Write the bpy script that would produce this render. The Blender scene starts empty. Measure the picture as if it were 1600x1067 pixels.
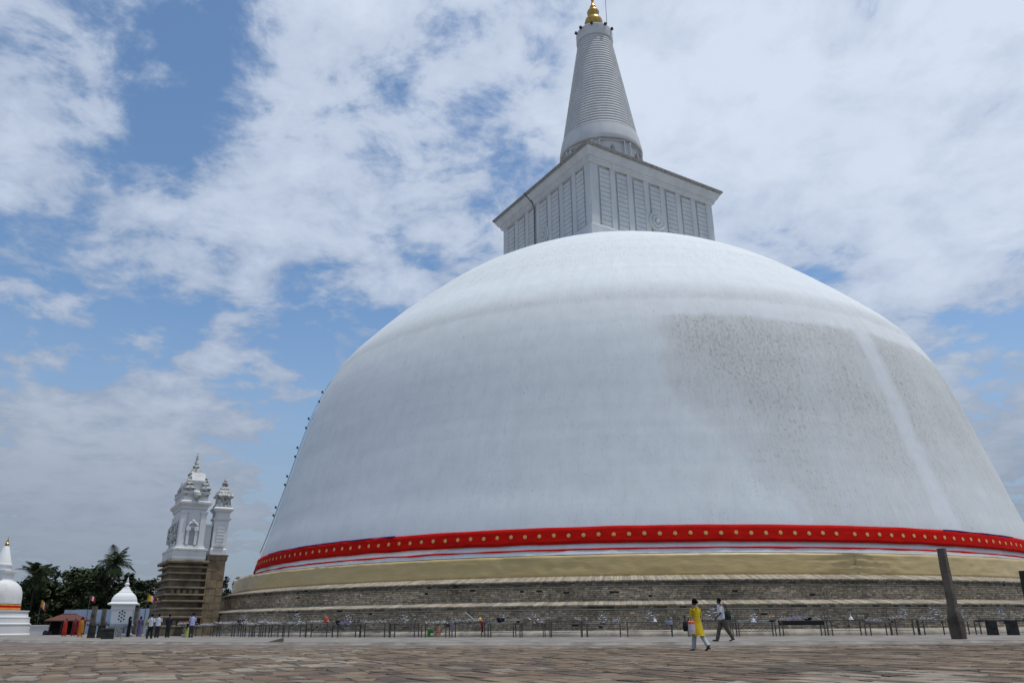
import bpy, bmesh, math, random
from mathutils import Vector, Matrix, noise
R = math.radians
rnd = random.Random(7)
scene = bpy.context.scene
col = scene.collection

# ------------------------------------------------------------------ camera
CAMH = 0.78
cam_d = bpy.data.cameras.new('camera'); cam = bpy.data.objects.new('camera', cam_d); col.objects.link(cam)
cam_d.sensor_fit = 'HORIZONTAL'; cam_d.sensor_width = 36.0; cam_d.lens = 26.653
cam_d.clip_start = 0.1; cam_d.clip_end = 20000
PITCH, ROLL = R(20.525), R(-0.350)
fwd = Vector((0, math.cos(PITCH), math.sin(PITCH))); up0 = Vector((0, -math.sin(PITCH), math.cos(PITCH))); rt0 = Vector((1, 0, 0))
rt = rt0*math.cos(ROLL) + up0*math.sin(ROLL); up = up0*math.cos(ROLL) - rt0*math.sin(ROLL)
M3 = Matrix((rt, up, -fwd)).transposed()
cam.matrix_world = Matrix.Translation((0, 0, CAMH)) @ M3.to_4x4()
scene.camera = cam

# ------------------------------------------------------------------ sun, sky, exposure
SUN_AZ, SUN_EL = R(2), R(75)          # azimuth measured from +X towards +Y
sd = Vector((math.cos(SUN_EL)*math.cos(SUN_AZ), math.cos(SUN_EL)*math.sin(SUN_AZ), math.sin(SUN_EL)))
sl = bpy.data.lights.new('sun', 'SUN'); sl.energy = 2.55; sl.angle = R(0.6); sl.color = (1.0, 0.95, 0.88)
so = bpy.data.objects.new('sun', sl); col.objects.link(so)
so.rotation_euler = sd.to_track_quat('Z', 'Y').to_euler()
scene.view_settings.view_transform = 'Standard'; scene.view_settings.look = 'None'
scene.view_settings.exposure = 0.0; scene.view_settings.gamma = 1.0

world = bpy.data.worlds.new('World'); scene.world = world; world.use_nodes = True
wt = world.node_tree; wt.nodes.clear()
def N(t, kind, **kw):
    n = t.nodes.new(kind)
    for k, v in kw.items():
        if k.startswith('in_'):
            key = k[3:]; key = int(key) if key.isdigit() else key
            n.inputs[key].default_value = v
        else: setattr(n, k, v)
    return n
def math_n(t, op, a, b=None, c=None, clamp=False):
    n = t.nodes.new('ShaderNodeMath'); n.operation = op; n.use_clamp = clamp
    for i, v in enumerate((a, b, c)):
        if v is None: continue
        if isinstance(v, (int, float)): n.inputs[i].default_value = v
        else: t.links.new(v, n.inputs[i])
    return n.outputs[0]
def vmath(t, op, a, b=None):
    n = t.nodes.new('ShaderNodeVectorMath'); n.operation = op
    for i, v in enumerate((a, b)):
        if v is None: continue
        if isinstance(v, (tuple, Vector)): n.inputs[i].default_value = tuple(v)
        else: t.links.new(v, n.inputs[i])
    return n.outputs['Value'] if op in ('DOT_PRODUCT', 'LENGTH') else n.outputs['Vector']
def mixc(t, f, a, b, blend='MIX'):
    n = t.nodes.new('ShaderNodeMix'); n.data_type = 'RGBA'; n.blend_type = blend
    if isinstance(f, (int, float)): n.inputs[0].default_value = f
    else: t.links.new(f, n.inputs[0])
    for i, v in ((6, a), (7, b)):
        if isinstance(v, tuple): n.inputs[i].default_value = (v + (1,))[:4]
        else: t.links.new(v, n.inputs[i])
    return n.outputs[2]
def ramp(t, f, stops):
    n = t.nodes.new('ShaderNodeValToRGB'); e = n.color_ramp.elements
    while len(e) > 1: e.remove(e[-1])
    e[0].position = stops[0][0]; e[0].color = (*stops[0][1], 1) if isinstance(stops[0][1], tuple) else (stops[0][1],)*3 + (1,)
    for p, c in stops[1:]:
        k = e.new(p); k.color = (*c, 1) if isinstance(c, tuple) else (c, c, c, 1)
    t.links.new(f, n.inputs[0]); return n.outputs[0]

def build_sky():
    t = wt
    out = N(t, 'ShaderNodeOutputWorld'); bg = N(t, 'ShaderNodeBackground'); bg.inputs[1].default_value = 0.10
    t.links.new(bg.outputs[0], out.inputs[0])
    sky = N(t, 'ShaderNodeTexSky', sky_type='NISHITA', sun_disc=False)
    sky.sun_elevation = SUN_EL; sky.sun_rotation = math.pi/2 - SUN_AZ
    sky.air_density = 1.0; sky.dust_density = 0.6; sky.ozone_density = 2.0; sky.altitude = 100
    tc = N(t, 'ShaderNodeTexCoord'); d = vmath(t, 'NORMALIZE', tc.outputs['Generated'])
    sx = N(t, 'ShaderNodeSeparateXYZ'); t.links.new(d, sx.inputs[0])
    zc = math_n(t, 'ADD', math_n(t, 'MAXIMUM', sx.outputs[2], 0.0), 0.22)
    cx = N(t, 'ShaderNodeCombineXYZ')
    t.links.new(math_n(t, 'DIVIDE', sx.outputs[0], zc), cx.inputs[0]); t.links.new(math_n(t, 'DIVIDE', sx.outputs[1], zc), cx.inputs[1])
    base = cx.outputs[0]
    off = vmath(t, 'ADD', base, SKY_OFF)
    def nz(scale, detail, rough, dist=0.0, vec=off):
        n = N(t, 'ShaderNodeTexNoise'); n.inputs['Scale'].default_value = scale; n.inputs['Detail'].default_value = detail
        n.inputs['Roughness'].default_value = rough; n.inputs['Distortion'].default_value = dist
        t.links.new(vec, n.inputs['Vector']); return n.outputs['Fac']
    big = nz(1.3, 3, .5); mid = nz(5.6, 9, .6, .3); fine = nz(17.0, 7, .62, .3)
    f = math_n(t, 'ADD', math_n(t, 'MULTIPLY', big, .34), math_n(t, 'MULTIPLY', mid, .80))
    f = math_n(t, 'ADD', f, math_n(t, 'MULTIPLY', fine, .26))
    # where the cloud deck is thicker or broken, by direction
    for (dx, dy, dz), w, amt in SKY_PATCH:
        dv = Vector((dx, dy, dz)).normalized()
        dp = vmath(t, 'DOT_PRODUCT', d, tuple(dv))
        g = math_n(t, 'SMOOTH_MIN', 1.0, 1.0, .0) if False else None
        mr = N(t, 'ShaderNodeMapRange', interpolation_type='SMOOTHSTEP'); t.links.new(dp, mr.inputs[0])
        mr.inputs[1].default_value = math.cos(R(w)); mr.inputs[2].default_value = 1.0; mr.inputs[3].default_value = 0; mr.inputs[4].default_value = amt*.75
        f = math_n(t, 'ADD', f, mr.outputs[0])
    cov = N(t, 'ShaderNodeMapRange', interpolation_type='SMOOTHSTEP'); t.links.new(f, cov.inputs[0])
    cov.inputs[1].default_value = .60; cov.inputs[2].default_value = .765
    dens = N(t, 'ShaderNodeMapRange', interpolation_type='SMOOTHSTEP'); t.links.new(f, dens.inputs[0])
    dens.inputs[1].default_value = .62; dens.inputs[2].default_value = 1.0
    toward = vmath(t, 'DOT_PRODUCT', d, tuple(sd))
    lit = N(t, 'ShaderNodeMapRange', interpolation_type='SMOOTHSTEP'); t.links.new(toward, lit.inputs[0])
    lit.inputs[1].default_value = .25; lit.inputs[2].default_value = .98; lit.inputs[3].default_value = 0; lit.inputs[4].default_value = 1
    det = nz(5.0, 7, .6, .3, vmath(t, 'ADD', base, (3.1, 7.7, 0)))
    shade = math_n(t, 'ADD', math_n(t, 'MULTIPLY', dens.outputs[0], .62), math_n(t, 'MULTIPLY', det, .62))
    shade = math_n(t, 'ADD', shade, math_n(t, 'MULTIPLY', lit.outputs[0], .62))
    ccol = ramp(t, math_n(t, 'MULTIPLY', shade, .62), [(0.18, (3.3, 4.15, 5.7)), (.45, (5.2, 6.0, 7.45)), (.80, (6.9, 7.75, 9.0))])
    # low in the sky the far cloud deck is greyer and closes up
    low = N(t, 'ShaderNodeMapRange', interpolation_type='SMOOTHSTEP'); t.links.new(sx.outputs[2], low.inputs[0])
    low.inputs[1].default_value = .0; low.inputs[2].default_value = .42; low.inputs[3].default_value = 1; low.inputs[4].default_value = 0
    lown = math_n(t, 'MULTIPLY', low.outputs[0], .95)
    ccol = mixc(t, lown, ccol, mixc(t, lit.outputs[0], (2.5, 2.9, 3.55), (3.0, 3.5, 4.25)))
    skyc = mixc(t, 1.0, sky.outputs[0], (1.15, 1.31, 1.36), 'MULTIPLY')
    cf = math_n(t, 'MAXIMUM', math_n(t, 'MULTIPLY', cov.outputs[0], .95), math_n(t, 'MULTIPLY', low.outputs[0], .92))
    t.links.new(mixc(t, cf, skyc, ccol), bg.inputs[0])
SKY_OFF = (2.3, 0.4, 0)
SKY_PATCH = [((-0.411, 0.712, 0.569), 8, -0.16), ((-0.448, 0.746, 0.493), 7, -0.12), ((-0.369, 0.884, 0.286), 12, -0.17), ((-0.514, 0.799, 0.313), 10, -0.15), ((-0.23, 0.901, 0.368), 6, -0.09), ((-0.146, 0.929, 0.339), 5, -0.12), ((-0.047, 0.798, 0.6), 4, -0.08), ((0.364, 0.831, 0.42), 6, -0.12), ((0.532, 0.797, 0.286), 5, -0.14), ((-0.359, 0.673, 0.647), 5, -0.06), ((-0.469, 0.632, 0.617), 8, -0.1), ((-0.185, 0.75, 0.635), 4, -0.06), ((-0.356, 0.757, 0.548), 5, -0.07), ((-0.499, 0.677, 0.541), 9, 0.13), ((-0.293, 0.825, 0.483), 10, 0.1), ((-0.283, 0.882, 0.378), 8, 0.1), ((-0.455, 0.791, 0.409), 7, 0.12), ((-0.113, 0.832, 0.543), 11, 0.1), ((-0.153, 0.73, 0.666), 9, 0.1), ((0.311, 0.768, 0.561), 18, 0.16), ((0.487, 0.718, 0.497), 15, 0.16), ((0.469, 0.813, 0.344), 7, 0.1), ((0.203, 0.739, 0.642), 13, 0.14), ((-0.489, 0.851, 0.192), 13, 0.2), ((-0.387, 0.898, 0.21), 10, 0.14), ((0.541, 0.818, 0.193), 8, 0.12), ((-0.269, 0.753, 0.6), 8, 0.06), ((-0.373, 0.826, 0.423), 7, 0.08)]
build_sky()

# ------------------------------------------------------------------ materials
MATS = {}
def mat(name, c1, c2=None, rough=.75, scale=4.0, detail=5, bump=0.0, bscale=None, metal=0.0, stretch=None, lo=.35, hi=.65, tint=False, spec=.3, sheen=0.0):
    if name in MATS: return MATS[name]
    m = bpy.data.materials.new(name); m.use_nodes = True; t = m.node_tree
    b = t.nodes['Principled BSDF']; b.inputs['Roughness'].default_value = rough; b.inputs['Metallic'].default_value = metal
    b.inputs['Specular IOR Level'].default_value = spec
    if sheen: b.inputs['Sheen Weight'].default_value = sheen
    geo = N(t, 'ShaderNodeNewGeometry'); vec = geo.outputs['Position']
    if stretch: vec = vmath(t, 'MULTIPLY', vec, stretch)
    nz = N(t, 'ShaderNodeTexNoise'); nz.inputs['Scale'].default_value = scale; nz.inputs['Detail'].default_value = detail; nz.inputs['Roughness'].default_value = .6
    t.links.new(vec, nz.inputs['Vector'])
    if c2 is None: c2 = tuple(x*.75 for x in c1)
    c = ramp(t, nz.outputs['Fac'], [(lo, c2), (hi, c1)])
    if tint:
        at = N(t, 'ShaderNodeAttribute', attribute_name='tint'); c = mixc(t, 1.0, c, at.outputs['Color'], 'MULTIPLY')
    t.links.new(c, b.inputs['Base Color'])
    if bump:
        bn = N(t, 'ShaderNodeTexNoise'); bn.inputs['Scale'].default_value = bscale or scale*4; bn.inputs['Detail'].default_value = 4
        t.links.new(vec, bn.inputs['Vector'])
        bp = N(t, 'ShaderNodeBump'); bp.inputs['Strength'].default_value = bump; bp.inputs['Distance'].default_value = .05
        t.links.new(bn.outputs['Fac'], bp.inputs['Height']); t.links.new(bp.outputs[0], b.inputs['Normal'])
    MATS[name] = m; return m

CX, CY = 14.236, 102.011             # the great stupa's axis
def dome_material():
    m = bpy.data.materials.new('limewashed_dome'); m.use_nodes = True; t = m.node_tree; b = t.nodes['Principled BSDF']
    b.inputs['Roughness'].default_value = .8; b.inputs['Specular IOR Level'].default_value = .15
    geo = N(t, 'ShaderNodeNewGeometry'); p = vmath(t, 'SUBTRACT', geo.outputs['Position'], (CX, CY, 0))
    s = N(t, 'ShaderNodeSeparateXYZ'); t.links.new(p, s.inputs[0])
    ang = math_n(t, 'ARCTAN2', s.outputs[1], s.outputs[0])            # radians
    z = s.outputs[2]
    # unwrapped coordinates in metres: along the girth, and up
    cv = N(t, 'ShaderNodeCombineXYZ'); t.links.new(math_n(t, 'MULTIPLY', ang, 43.0), cv.inputs[0]); t.links.new(z, cv.inputs[1])
    uv = cv.outputs[0]
    def nz(vec, sc, det=4, ro=.6, mul=None):
        if mul: vec = vmath(t, 'MULTIPLY', vec, mul)
        n = N(t, 'ShaderNodeTexNoise'); n.inputs['Scale'].default_value = sc; n.inputs['Detail'].default_value = det; n.inputs['Roughness'].default_value = ro
        t.links.new(vec, n.inputs['Vector']); return n.outputs['Fac']
    def sst(v, a, b_, lo=0., hi=1.):
        n = N(t, 'ShaderNodeMapRange', interpolation_type='SMOOTHSTEP')
        t.links.new(v, n.inputs[0]); n.inputs[1].default_value = a; n.inputs[2].default_value = b_; n.inputs[3].default_value = lo; n.inputs[4].default_value = hi
        return n.outputs[0]
    mul = lambda a, b_: math_n(t, 'MULTIPLY', a, b_)
    wob = mul(math_n(t, 'SUBTRACT', nz(uv, .35, 4), .5), 2.2)
    zw = math_n(t, 'ADD', z, mul(wob, .5)); xw = math_n(t, 'ADD', mul(ang, 43.0), math_n(t, 'ADD', mul(wob, .6), mul(math_n(t, 'SUBTRACT', nz(uv, 1.6, 6, .7), .5), 1.1)))
    # old limewash left of the last repainting: a weathered field with a sharp upper and left border
    A0 = R(-92)*43
    low_in = mul(math_n(t, 'MAXIMUM', math_n(t, 'SUBTRACT', 19.5, zw), 0.0), math_n(t, 'ADD', .1, mul(nz(uv, .3, 4), 1.2)))
    xl = math_n(t, 'SUBTRACT', xw, low_in)
    soft = math_n(t, 'SUBTRACT', xl, mul(low_in, .25))
    edge_l = mul(sst(xl, A0-.4, A0+.5), sst(soft, A0-.4, A0+2.0, .6, 1.0)); edge_t = sst(zw, 26.9, 26.2)
    fade_dn = sst(zw, 5.0, 27.0, .58, 1.0)
    big = sst(nz(uv, .14, 5, .6, (1, .7, 1)), .34, .6, .68, 1)
    patch = mul(mul(mul(edge_l, edge_t), fade_dn), big)
    streak_x = math_n(t, 'ABSOLUTE', math_n(t, 'SUBTRACT', xw, R(-62)*43))
    streak = sst(streak_x, .5, 1.6)                # clean run-off strip
    dark_r = mul(sst(math_n(t, 'SUBTRACT', xw, R(-60.6)*43), 2.2, .2), sst(math_n(t, 'SUBTRACT', xw, R(-60.6)*43), -.8, .3))
    patch = mul(patch, math_n(t, 'ADD', mul(streak, .85), .15))
    patch = math_n(t, 'ADD', patch, mul(mul(dark_r, edge_t), .06))
    # faint weathering everywhere, rows of lichen along the courses higher up
    row1 = mul(sst(zw, 28.3, 28.8), sst(zw, 31.5, 29.0)); row2 = mul(sst(zw, 33.5, 36), sst(zw, 49, 38))
    left = mul(sst(xw, A0+1, A0-12, .55, .12), edge_t)
    gen = math_n(t, 'ADD', mul(row1, .62), mul(row2, .72))
    gen = math_n(t, 'ADD', gen, mul(left, sst(nz(uv, .22, 4), .4, .7, .0, 1.0)))
    field = math_n(t, 'MAXIMUM', patch, gen)
    sp1 = nz(uv, 3.3, 5, .68, (1.3, .7, 1)); sp2 = nz(uv, 1.1, 6, .7, (1.6, .45, 1)); sp3 = nz(uv, 9.0, 3, .7, (1.2, .8, 1))
    sp = math_n(t, 'ADD', mul(sp1, .58), math_n(t, 'ADD', mul(sp2, .14), mul(sp3, .30)))
    th = math_n(t, 'SUBTRACT', .645, mul(field, .15))
    spots = math_n(t, 'MULTIPLY', math_n(t, 'SUBTRACT', sp, th), 11.0, clamp=True)
    spots = mul(spots, sst(field, .0, .35, .1, 1.0))
    wash = mul(math_n(t, 'MAXIMUM', patch, math_n(t, 'ADD', mul(row1, .42), mul(row2, .10))), math_n(t, 'ADD', .30, mul(sst(nz(uv, 2.2, 6, .65, (2.0, .22, 1)), .35, .65), .26)))
    # horizontal working bands and vertical drips
    band = nz(uv, .5, 3, .5, (.03, 1.6, 1)); drip = nz(uv, .8, 4, .6, (1.4, .06, 1))
    base = mixc(t, sst(band, .3, .7), (.72, .765, .79), (.765, .805, .825))
    base = mixc(t, mul(sst(drip, .45, .75), .25), base, (.68, .69, .66))
    clean = mul(sst(zw, 26.4, 27.0), sst(zw, 28.6, 28.2))
    base = mixc(t, mul(clean, .3), base, (.84, .85, .83))
    c = mixc(t, wash, base, (.45, .425, .36))
    c = mixc(t, mul(spots, .50), c, (.24, .23, .19))
    c = mixc(t, mul(sst(nz(uv, 14, 5, .7), .45, .75), .16), c, (.54, .57, .58))
    c = mixc(t, mul(mul(sst(nz(uv, 4.6, 5, .72, (1, .6, 1)), .57, .68), sst(nz(uv, .22, 6, .65), .42, .64, .06, 1.0)), .55), c, (.31, .31, .29))
    c = mixc(t, mul(sst(nz(uv, .7, 7, .65, (1.2, .7, 1)), .38, .66), .17), c, (.50, .53, .54))
    c = mixc(t, mul(sst(nz(uv, 2.6, 6, .7, (1.6, .25, 1)), .50, .72), .22), c, (.46, .49, .50))
    t.links.new(c, b.inputs['Base Color'])
    bp = N(t, 'ShaderNodeBump'); bp.inputs['Strength'].default_value = .28; bp.inputs['Distance'].default_value = .035
    hgt = math_n(t, 'ADD', math_n(t, 'ADD', nz(uv, 7.0, 5, .65, (1, 1.3, 1)), mul(band, .25)), mul(spots, -.3))
    t.links.new(hgt, bp.inputs['Height']); t.links.new(bp.outputs[0], b.inputs['Normal'])
    return m

WHITE = mat('white_paint', (.76, .77, .77), (.70, .71, .71), .7, .5, 5, .08, 6, stretch=(1, 1, .35))
WHITE_AGED = mat('aged_white_paint', (.68, .69, .69), (.52, .52, .50), .8, 1.0, 7, .15, 8, stretch=(1, 1, .4), lo=.3, hi=.5)
WHITE_MOSS = mat('mossy_white_plaster', (.58, .59, .57), (.13, .13, .11), .85, 5.0, 8, .4, 14, lo=.38, hi=.58)
DIRTY_EDGE = mat('sooty_cornice_edge', (.42, .41, .38), (.13, .12, .105), .9, 6, 8, .5, 20, lo=.35, hi=.62)
GOLD = mat('gilded_metal', (.55, .34, .09), (.38, .22, .06), .32, 3, 4, metal=.85)
RED_CLOTH = mat('red_cloth', (.56, .010, .006), (.42, .007, .005), .8, .9, 6, .35, 3, stretch=(1, 1, 4), spec=.05)
BLUE_CLOTH = mat('blue_cloth', (.03, .03, .22), None, .8, 2)
GOLD_CLOTH = mat('gold_satin_cloth', (.58, .43, .185), (.50, .365, .15), .45, .35, 5, .35, 1.6, stretch=(1, 1, 5), spec=.5, sheen=.2)
FLOWER_CLOTH = mat('yellow_flower_print', (.80, .52, .19), (.66, .40, .12), .8, 20)
BRICK = mat('old_brick', (.46, .395, .305), (.25, .213, .163), .9, 5, 7, .6, 30, lo=.3, hi=.6, tint=True)
MORTAR = mat('dark_mortar', (.07, .06, .05), None, .95, 6)
COPING = mat('pale_coping_brick', (.42, .37, .29), (.25, .22, .17), .9, 4, 6, .4, 25, tint=True)
PLINTH = mat('weathered_stone_plinth', (.42, .38, .31), (.22, .195, .16), .9, 1.3, 8, .4, 12, stretch=(1, 1, .6))
STONE = mat('weathered_granite', (.20, .18, .15), (.075, .066, .055), .9, 1.7, 9, .7, 14)
STONE_BROWN = mat('brown_tower_stone', (.28, .225, .155), (.125, .10, .07), .9, .9, 9, .6, 10)
STONE_TAN = mat('tan_pillar_stone', (.32, .24, .15), (.16, .125, .08), .9, 1.2, 8, .6, 10)
STONE_DARK = mat('dark_stone', (.065, .063, .055), (.025, .025, .022), .9, 3, 8, .6, 14)
STEEL = mat('dull_steel_tube', (.16, .16, .155), (.07, .07, .068), .45, 6, 4, metal=.7)
BRIGHT = mat('polished_steel', (.40, .41, .42), (.26, .26, .28), .5, 6, 3, metal=.9)
BLACK = mat('black_metal', (.015, .015, .016), None, .6, 8)
FLW_W = mat('white_petals', (.56, .56, .57), (.26, .26, .28), .8, 30)
FLW_P = mat('lilac_petals', (.36, .30, .55), (.22, .18, .38), .8, 30)
FLW_R = mat('red_petals', (.55, .08, .04), None, .8, 30)
ROOF = mat('red_brown_roof', (.135, .05, .042), (.09, .035, .03), .8, 4, 5, .3)
FENCE = mat('pale_blue_sheet_metal', (.50, .58, .70), (.40, .47, .58), .45, 1.5, 5, stretch=(1, 1, .3))
SKIN = mat('brown_skin', (.085, .045, .028), (.07, .036, .022), .55, 12)
HAIR = mat('black_hair', (.008, .007, .007), None, .85, 30, spec=.05)
GREYED = mat('greyed_white_paint', (.66, .68, .68), (.57, .59, .595), .75, .6, 5, .05, 6, stretch=(1, 1, .4))

# ------------------------------------------------------------------ mesh helper
class MB:
    def __init__(s): s.v = []; s.f = []; s.t = []; s.smooth = False
    def add(s, vs, fs, tint=None):
        n = len(s.v); s.v += [tuple(v) for v in vs]; s.f += [tuple(i+n for i in f) for f in fs]
        s.t += [tint or (1, 1, 1)]*len(vs); return s
    def box(s, x0, x1, y0, y1, z0, z1, M=None, tint=None, taper=0.0):
        c = taper; vs = [(x0, y0, z0), (x1, y0, z0), (x1, y1, z0), (x0, y1, z0), (x0+c, y0+c, z1), (x1-c, y0+c, z1), (x1-c, y1-c, z1), (x0+c, y1-c, z1)]
        if M is not None: vs = [M @ Vector(v) for v in vs]
        return s.add(vs, [(3, 2, 1, 0), (4, 5, 6, 7), (0, 1, 5, 4), (1, 2, 6, 5), (2, 3, 7, 6), (3, 0, 4, 7)], tint)
    def lathe(s, prof, n=32, cx=0, cy=0, cap=True, a0=0.0, a1=2*math.pi, sq=False):
        full = abs(a1-a0-2*math.pi) < 1e-6; m = n if full else n+1; vs = []; fs = []
        for r, z in prof:
            for k in range(m):
                a = a0+(a1-a0)*k/n; vs.append((cx+r*math.cos(a), cy+r*math.sin(a), z))
        for i in range(len(prof)-1):
            for k in range(n):
                k2 = (k+1) % m; fs.append((i*m+k, i*m+k2, (i+1)*m+k2, (i+1)*m+k))
        if cap and full:
            if prof[-1][0] > 1e-4: fs.append(tuple((len(prof)-1)*m+k for k in range(m)))
            if prof[0][0] > 1e-4: fs.append(tuple(k for k in reversed(range(m))))
        return s.add(vs, fs)
    def square(s, prof, hx, hy, x=0, y=0):
        """stack of rectangular courses: prof = (outset, z) round a rectangle hx by hy"""
        vs = []; fs = []
        for o, z in prof: vs += [(x-hx-o, y-hy-o, z), (x+hx+o, y-hy-o, z), (x+hx+o, y+hy+o, z), (x-hx-o, y+hy+o, z)]
        for i in range(len(prof)-1):
            for k in range(4): fs.append((i*4+k, i*4+(k+1) % 4, (i+1)*4+(k+1) % 4, (i+1)*4+k))
        n = len(prof)-1; fs += [(3, 2, 1, 0), (n*4, n*4+1, n*4+2, n*4+3)]
        return s.add(vs, fs)
    def tube(s, pts, rad, n=8, flat=1.0, cap=True, upv=None):
        pts = [Vector(p) for p in pts]; rs = rad if isinstance(rad, (list, tuple)) else [rad]*len(pts); vs = []; fs = []
        ref = Vector(upv) if upv else None
        for i, p in enumerate(pts):
            d = (pts[min(i+1, len(pts)-1)]-pts[max(i-1, 0)]).normalized()
            u0 = ref if ref is not None and abs(ref.dot(d)) < .95 else (Vector((0, 0, 1)) if abs(d.z) < .9 else Vector((0, 1, 0)))
            e1 = d.cross(u0).normalized(); e2 = e1.cross(d).normalized()
            for k in range(n):
                a = 2*math.pi*k/n; vs.append(p+e1*math.cos(a)*rs[i]+e2*math.sin(a)*rs[i]*flat)
        for i in range(len(pts)-1):
            for k in range(n): fs.append((i*n+k, i*n+(k+1) % n, (i+1)*n+(k+1) % n, (i+1)*n+k))
        if cap: fs += [tuple(reversed(range(n))), tuple((len(pts)-1)*n+k for k in range(n))]
        return s.add(vs, fs)
    def rings(s, rr, n=16, cap=True):
        """stack of elliptical rings (x, y, z, rx, ry)"""
        vs = []; fs = []
        for x, y, z, rx, ry in rr:
            for k in range(n): a = 2*math.pi*k/n; vs.append((x+rx*math.cos(a), y+ry*math.sin(a), z))
        for i in range(len(rr)-1):
            for k in range(n): fs.append((i*n+k, i*n+(k+1) % n, (i+1)*n+(k+1) % n, (i+1)*n+k))
        if cap: fs += [tuple(reversed(range(n))), tuple((len(rr)-1)*n+k for k in range(n))]
        return s.add(vs, fs)
    def ball(s, c, r, n=8, m=6, sz=1.0):
        pr = [(max(r*math.sin(math.pi*i/m), 1e-5), c[2]-r*sz*math.cos(math.pi*i/m)) for i in range(m+1)]
        return s.lathe(pr, n, c[0], c[1], cap=False)
    def mesh(s, name, m, smooth=False, tint=False):
        me = bpy.data.meshes.new(name); me.from_pydata(s.v, [], s.f); me.update()
        if m is not None: me.materials.append(m)
        if tint or any(t != (1, 1, 1) for t in s.t):
            a = me.attributes.new('tint', 'FLOAT_COLOR', 'POINT')
            a.data.foreach_set('color', [x for t in s.t for x in (*t, 1)])
        if smooth:
            me.polygons.foreach_set('use_smooth', [True]*len(me.polygons))
            try: me.set_sharp_from_angle(angle=R(38))
            except Exception: pass
        return me
    def build(s, name, m, parent=None, smooth=False, loc=None, tint=False, **props):
        return link(name, s.mesh(name, m, smooth, tint), parent, loc, **props)
def link(name, me, parent=None, loc=None, rotz=None, **props):
    o = bpy.data.objects.new(name, me); col.objects.link(o)
    if parent is not None: o.parent = parent
    if loc is not None: o.location = loc
    if rotz is not None: o.rotation_euler = (0, 0, rotz)
    for k, v in props.items(): o[k] = v
    return o
def thing(name, label, category, loc=(0, 0, 0), rotz=0.0, group=None):
    o = link(name, None, None, loc, rotz, label=label, category=category)
    o.empty_display_size = .3
    if group: o['group'] = group
    return o
def tag(o, label, category, group=None):
    o['label'] = label; o['category'] = category
    if group: o['group'] = group
    return o
ORD = ['first', 'second', 'third', 'fourth', 'fifth', 'sixth', 'seventh', 'eighth', 'ninth', 'tenth', 'eleventh', 'twelfth', 'thirteenth', 'fourteenth', 'fifteenth', 'sixteenth', 'seventeenth', 'eighteenth', 'nineteenth', 'twentieth', 'twenty-first', 'twenty-second', 'twenty-third', 'twenty-fourth', 'twenty-fifth', 'twenty-sixth', 'twenty-seventh', 'twenty-eighth', 'twenty-ninth', 'thirtieth']
PZ = 0.10                              # level of the ring pavement round the stupa
PR = 68.0                              # its outer radius


# ================================================================== the ground
def ground_material():
    m = bpy.data.materials.new('worn_stone_paving'); m.use_nodes = True; t = m.node_tree; b = t.nodes['Principled BSDF']
    b.inputs['Roughness'].default_value = .85; b.inputs['Specular IOR Level'].default_value = .25
    geo = N(t, 'ShaderNodeNewGeometry'); rot = N(t, 'ShaderNodeVectorRotate'); rot.inputs['Angle'].default_value = R(63)
    rot.rotation_type = 'Z_AXIS'; t.links.new(geo.outputs['Position'], rot.inputs['Vector'])
    v = vmath(t, 'MULTIPLY', rot.outputs[0], (1.05, 1.7, 1))
    vo = N(t, 'ShaderNodeTexVoronoi', feature='F1'); vo.inputs['Scale'].default_value = 1.0; t.links.new(v, vo.inputs['Vector'])
    ve = N(t, 'ShaderNodeTexVoronoi', feature='DISTANCE_TO_EDGE'); ve.inputs['Scale'].default_value = 1.0; t.links.new(v, ve.inputs['Vector'])
    sc = N(t, 'ShaderNodeSeparateColor'); t.links.new(vo.outputs['Color'], sc.inputs[0])
    c = ramp(t, sc.outputs[0], [(0.0, (.10, .078, .062)), (.3, (.165, .128, .098)), (.6, (.205, .158, .118)), (.85, (.24, .195, .15)), (1.0, (.27, .25, .225))])
    nz = N(t, 'ShaderNodeTexNoise'); nz.inputs['Scale'].default_value = .35; nz.inputs['Detail'].default_value = 6; t.links.new(geo.outputs['Position'], nz.inputs['Vector'])
    c = mixc(t, ramp(t, nz.outputs['Fac'], [(.35, 0.0), (.7, .55)]), c, (.135, .11, .092))
    n2 = N(t, 'ShaderNodeTexNoise'); n2.inputs['Scale'].default_value = 7; n2.inputs['Detail'].default_value = 7; t.links.new(geo.outputs['Position'], n2.inputs['Vector'])
    c = mixc(t, ramp(t, n2.outputs['Fac'], [(.4, .0), (.75, .5)]), c, (.09, .07, .058))
    e = ramp(t, ve.outputs['Distance'], [(.0, 1.0), (.05, .0)])
    c = mixc(t, math_n(t, 'MULTIPLY', e, .8), c, (.055, .043, .036))
    t.links.new(c, b.inputs['Base Color'])
    bp = N(t, 'ShaderNodeBump'); bp.inputs['Strength'].default_value = .6; bp.inputs['Distance'].default_value = .03
    t.links.new(math_n(t, 'ADD', math_n(t, 'MULTIPLY', e, -.6), n2.outputs['Fac']), bp.inputs['Height']); t.links.new(bp.outputs[0], b.inputs['Normal'])
    return m
GROUND = ground_material()
STONE_SLAB = mat('flagstone', (.97, .93, .88), (.55, .52, .48), .85, 2.2, 9, .7, 26, tint=True, lo=.32, hi=.62)
PAVE = mat('grey_ring_pavement', (.275, .255, .23), (.12, .108, .095), .9, .8, 10, .4, 9, lo=.3, hi=.62)
g = MB(); g.add([(-3000, -400, -.012), (3000, -400, -.012), (3000, 4000, -.012), (-3000, 4000, -.012)], [(0, 1, 2, 3)])
ground = g.build('ground', GROUND, kind='structure')

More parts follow.
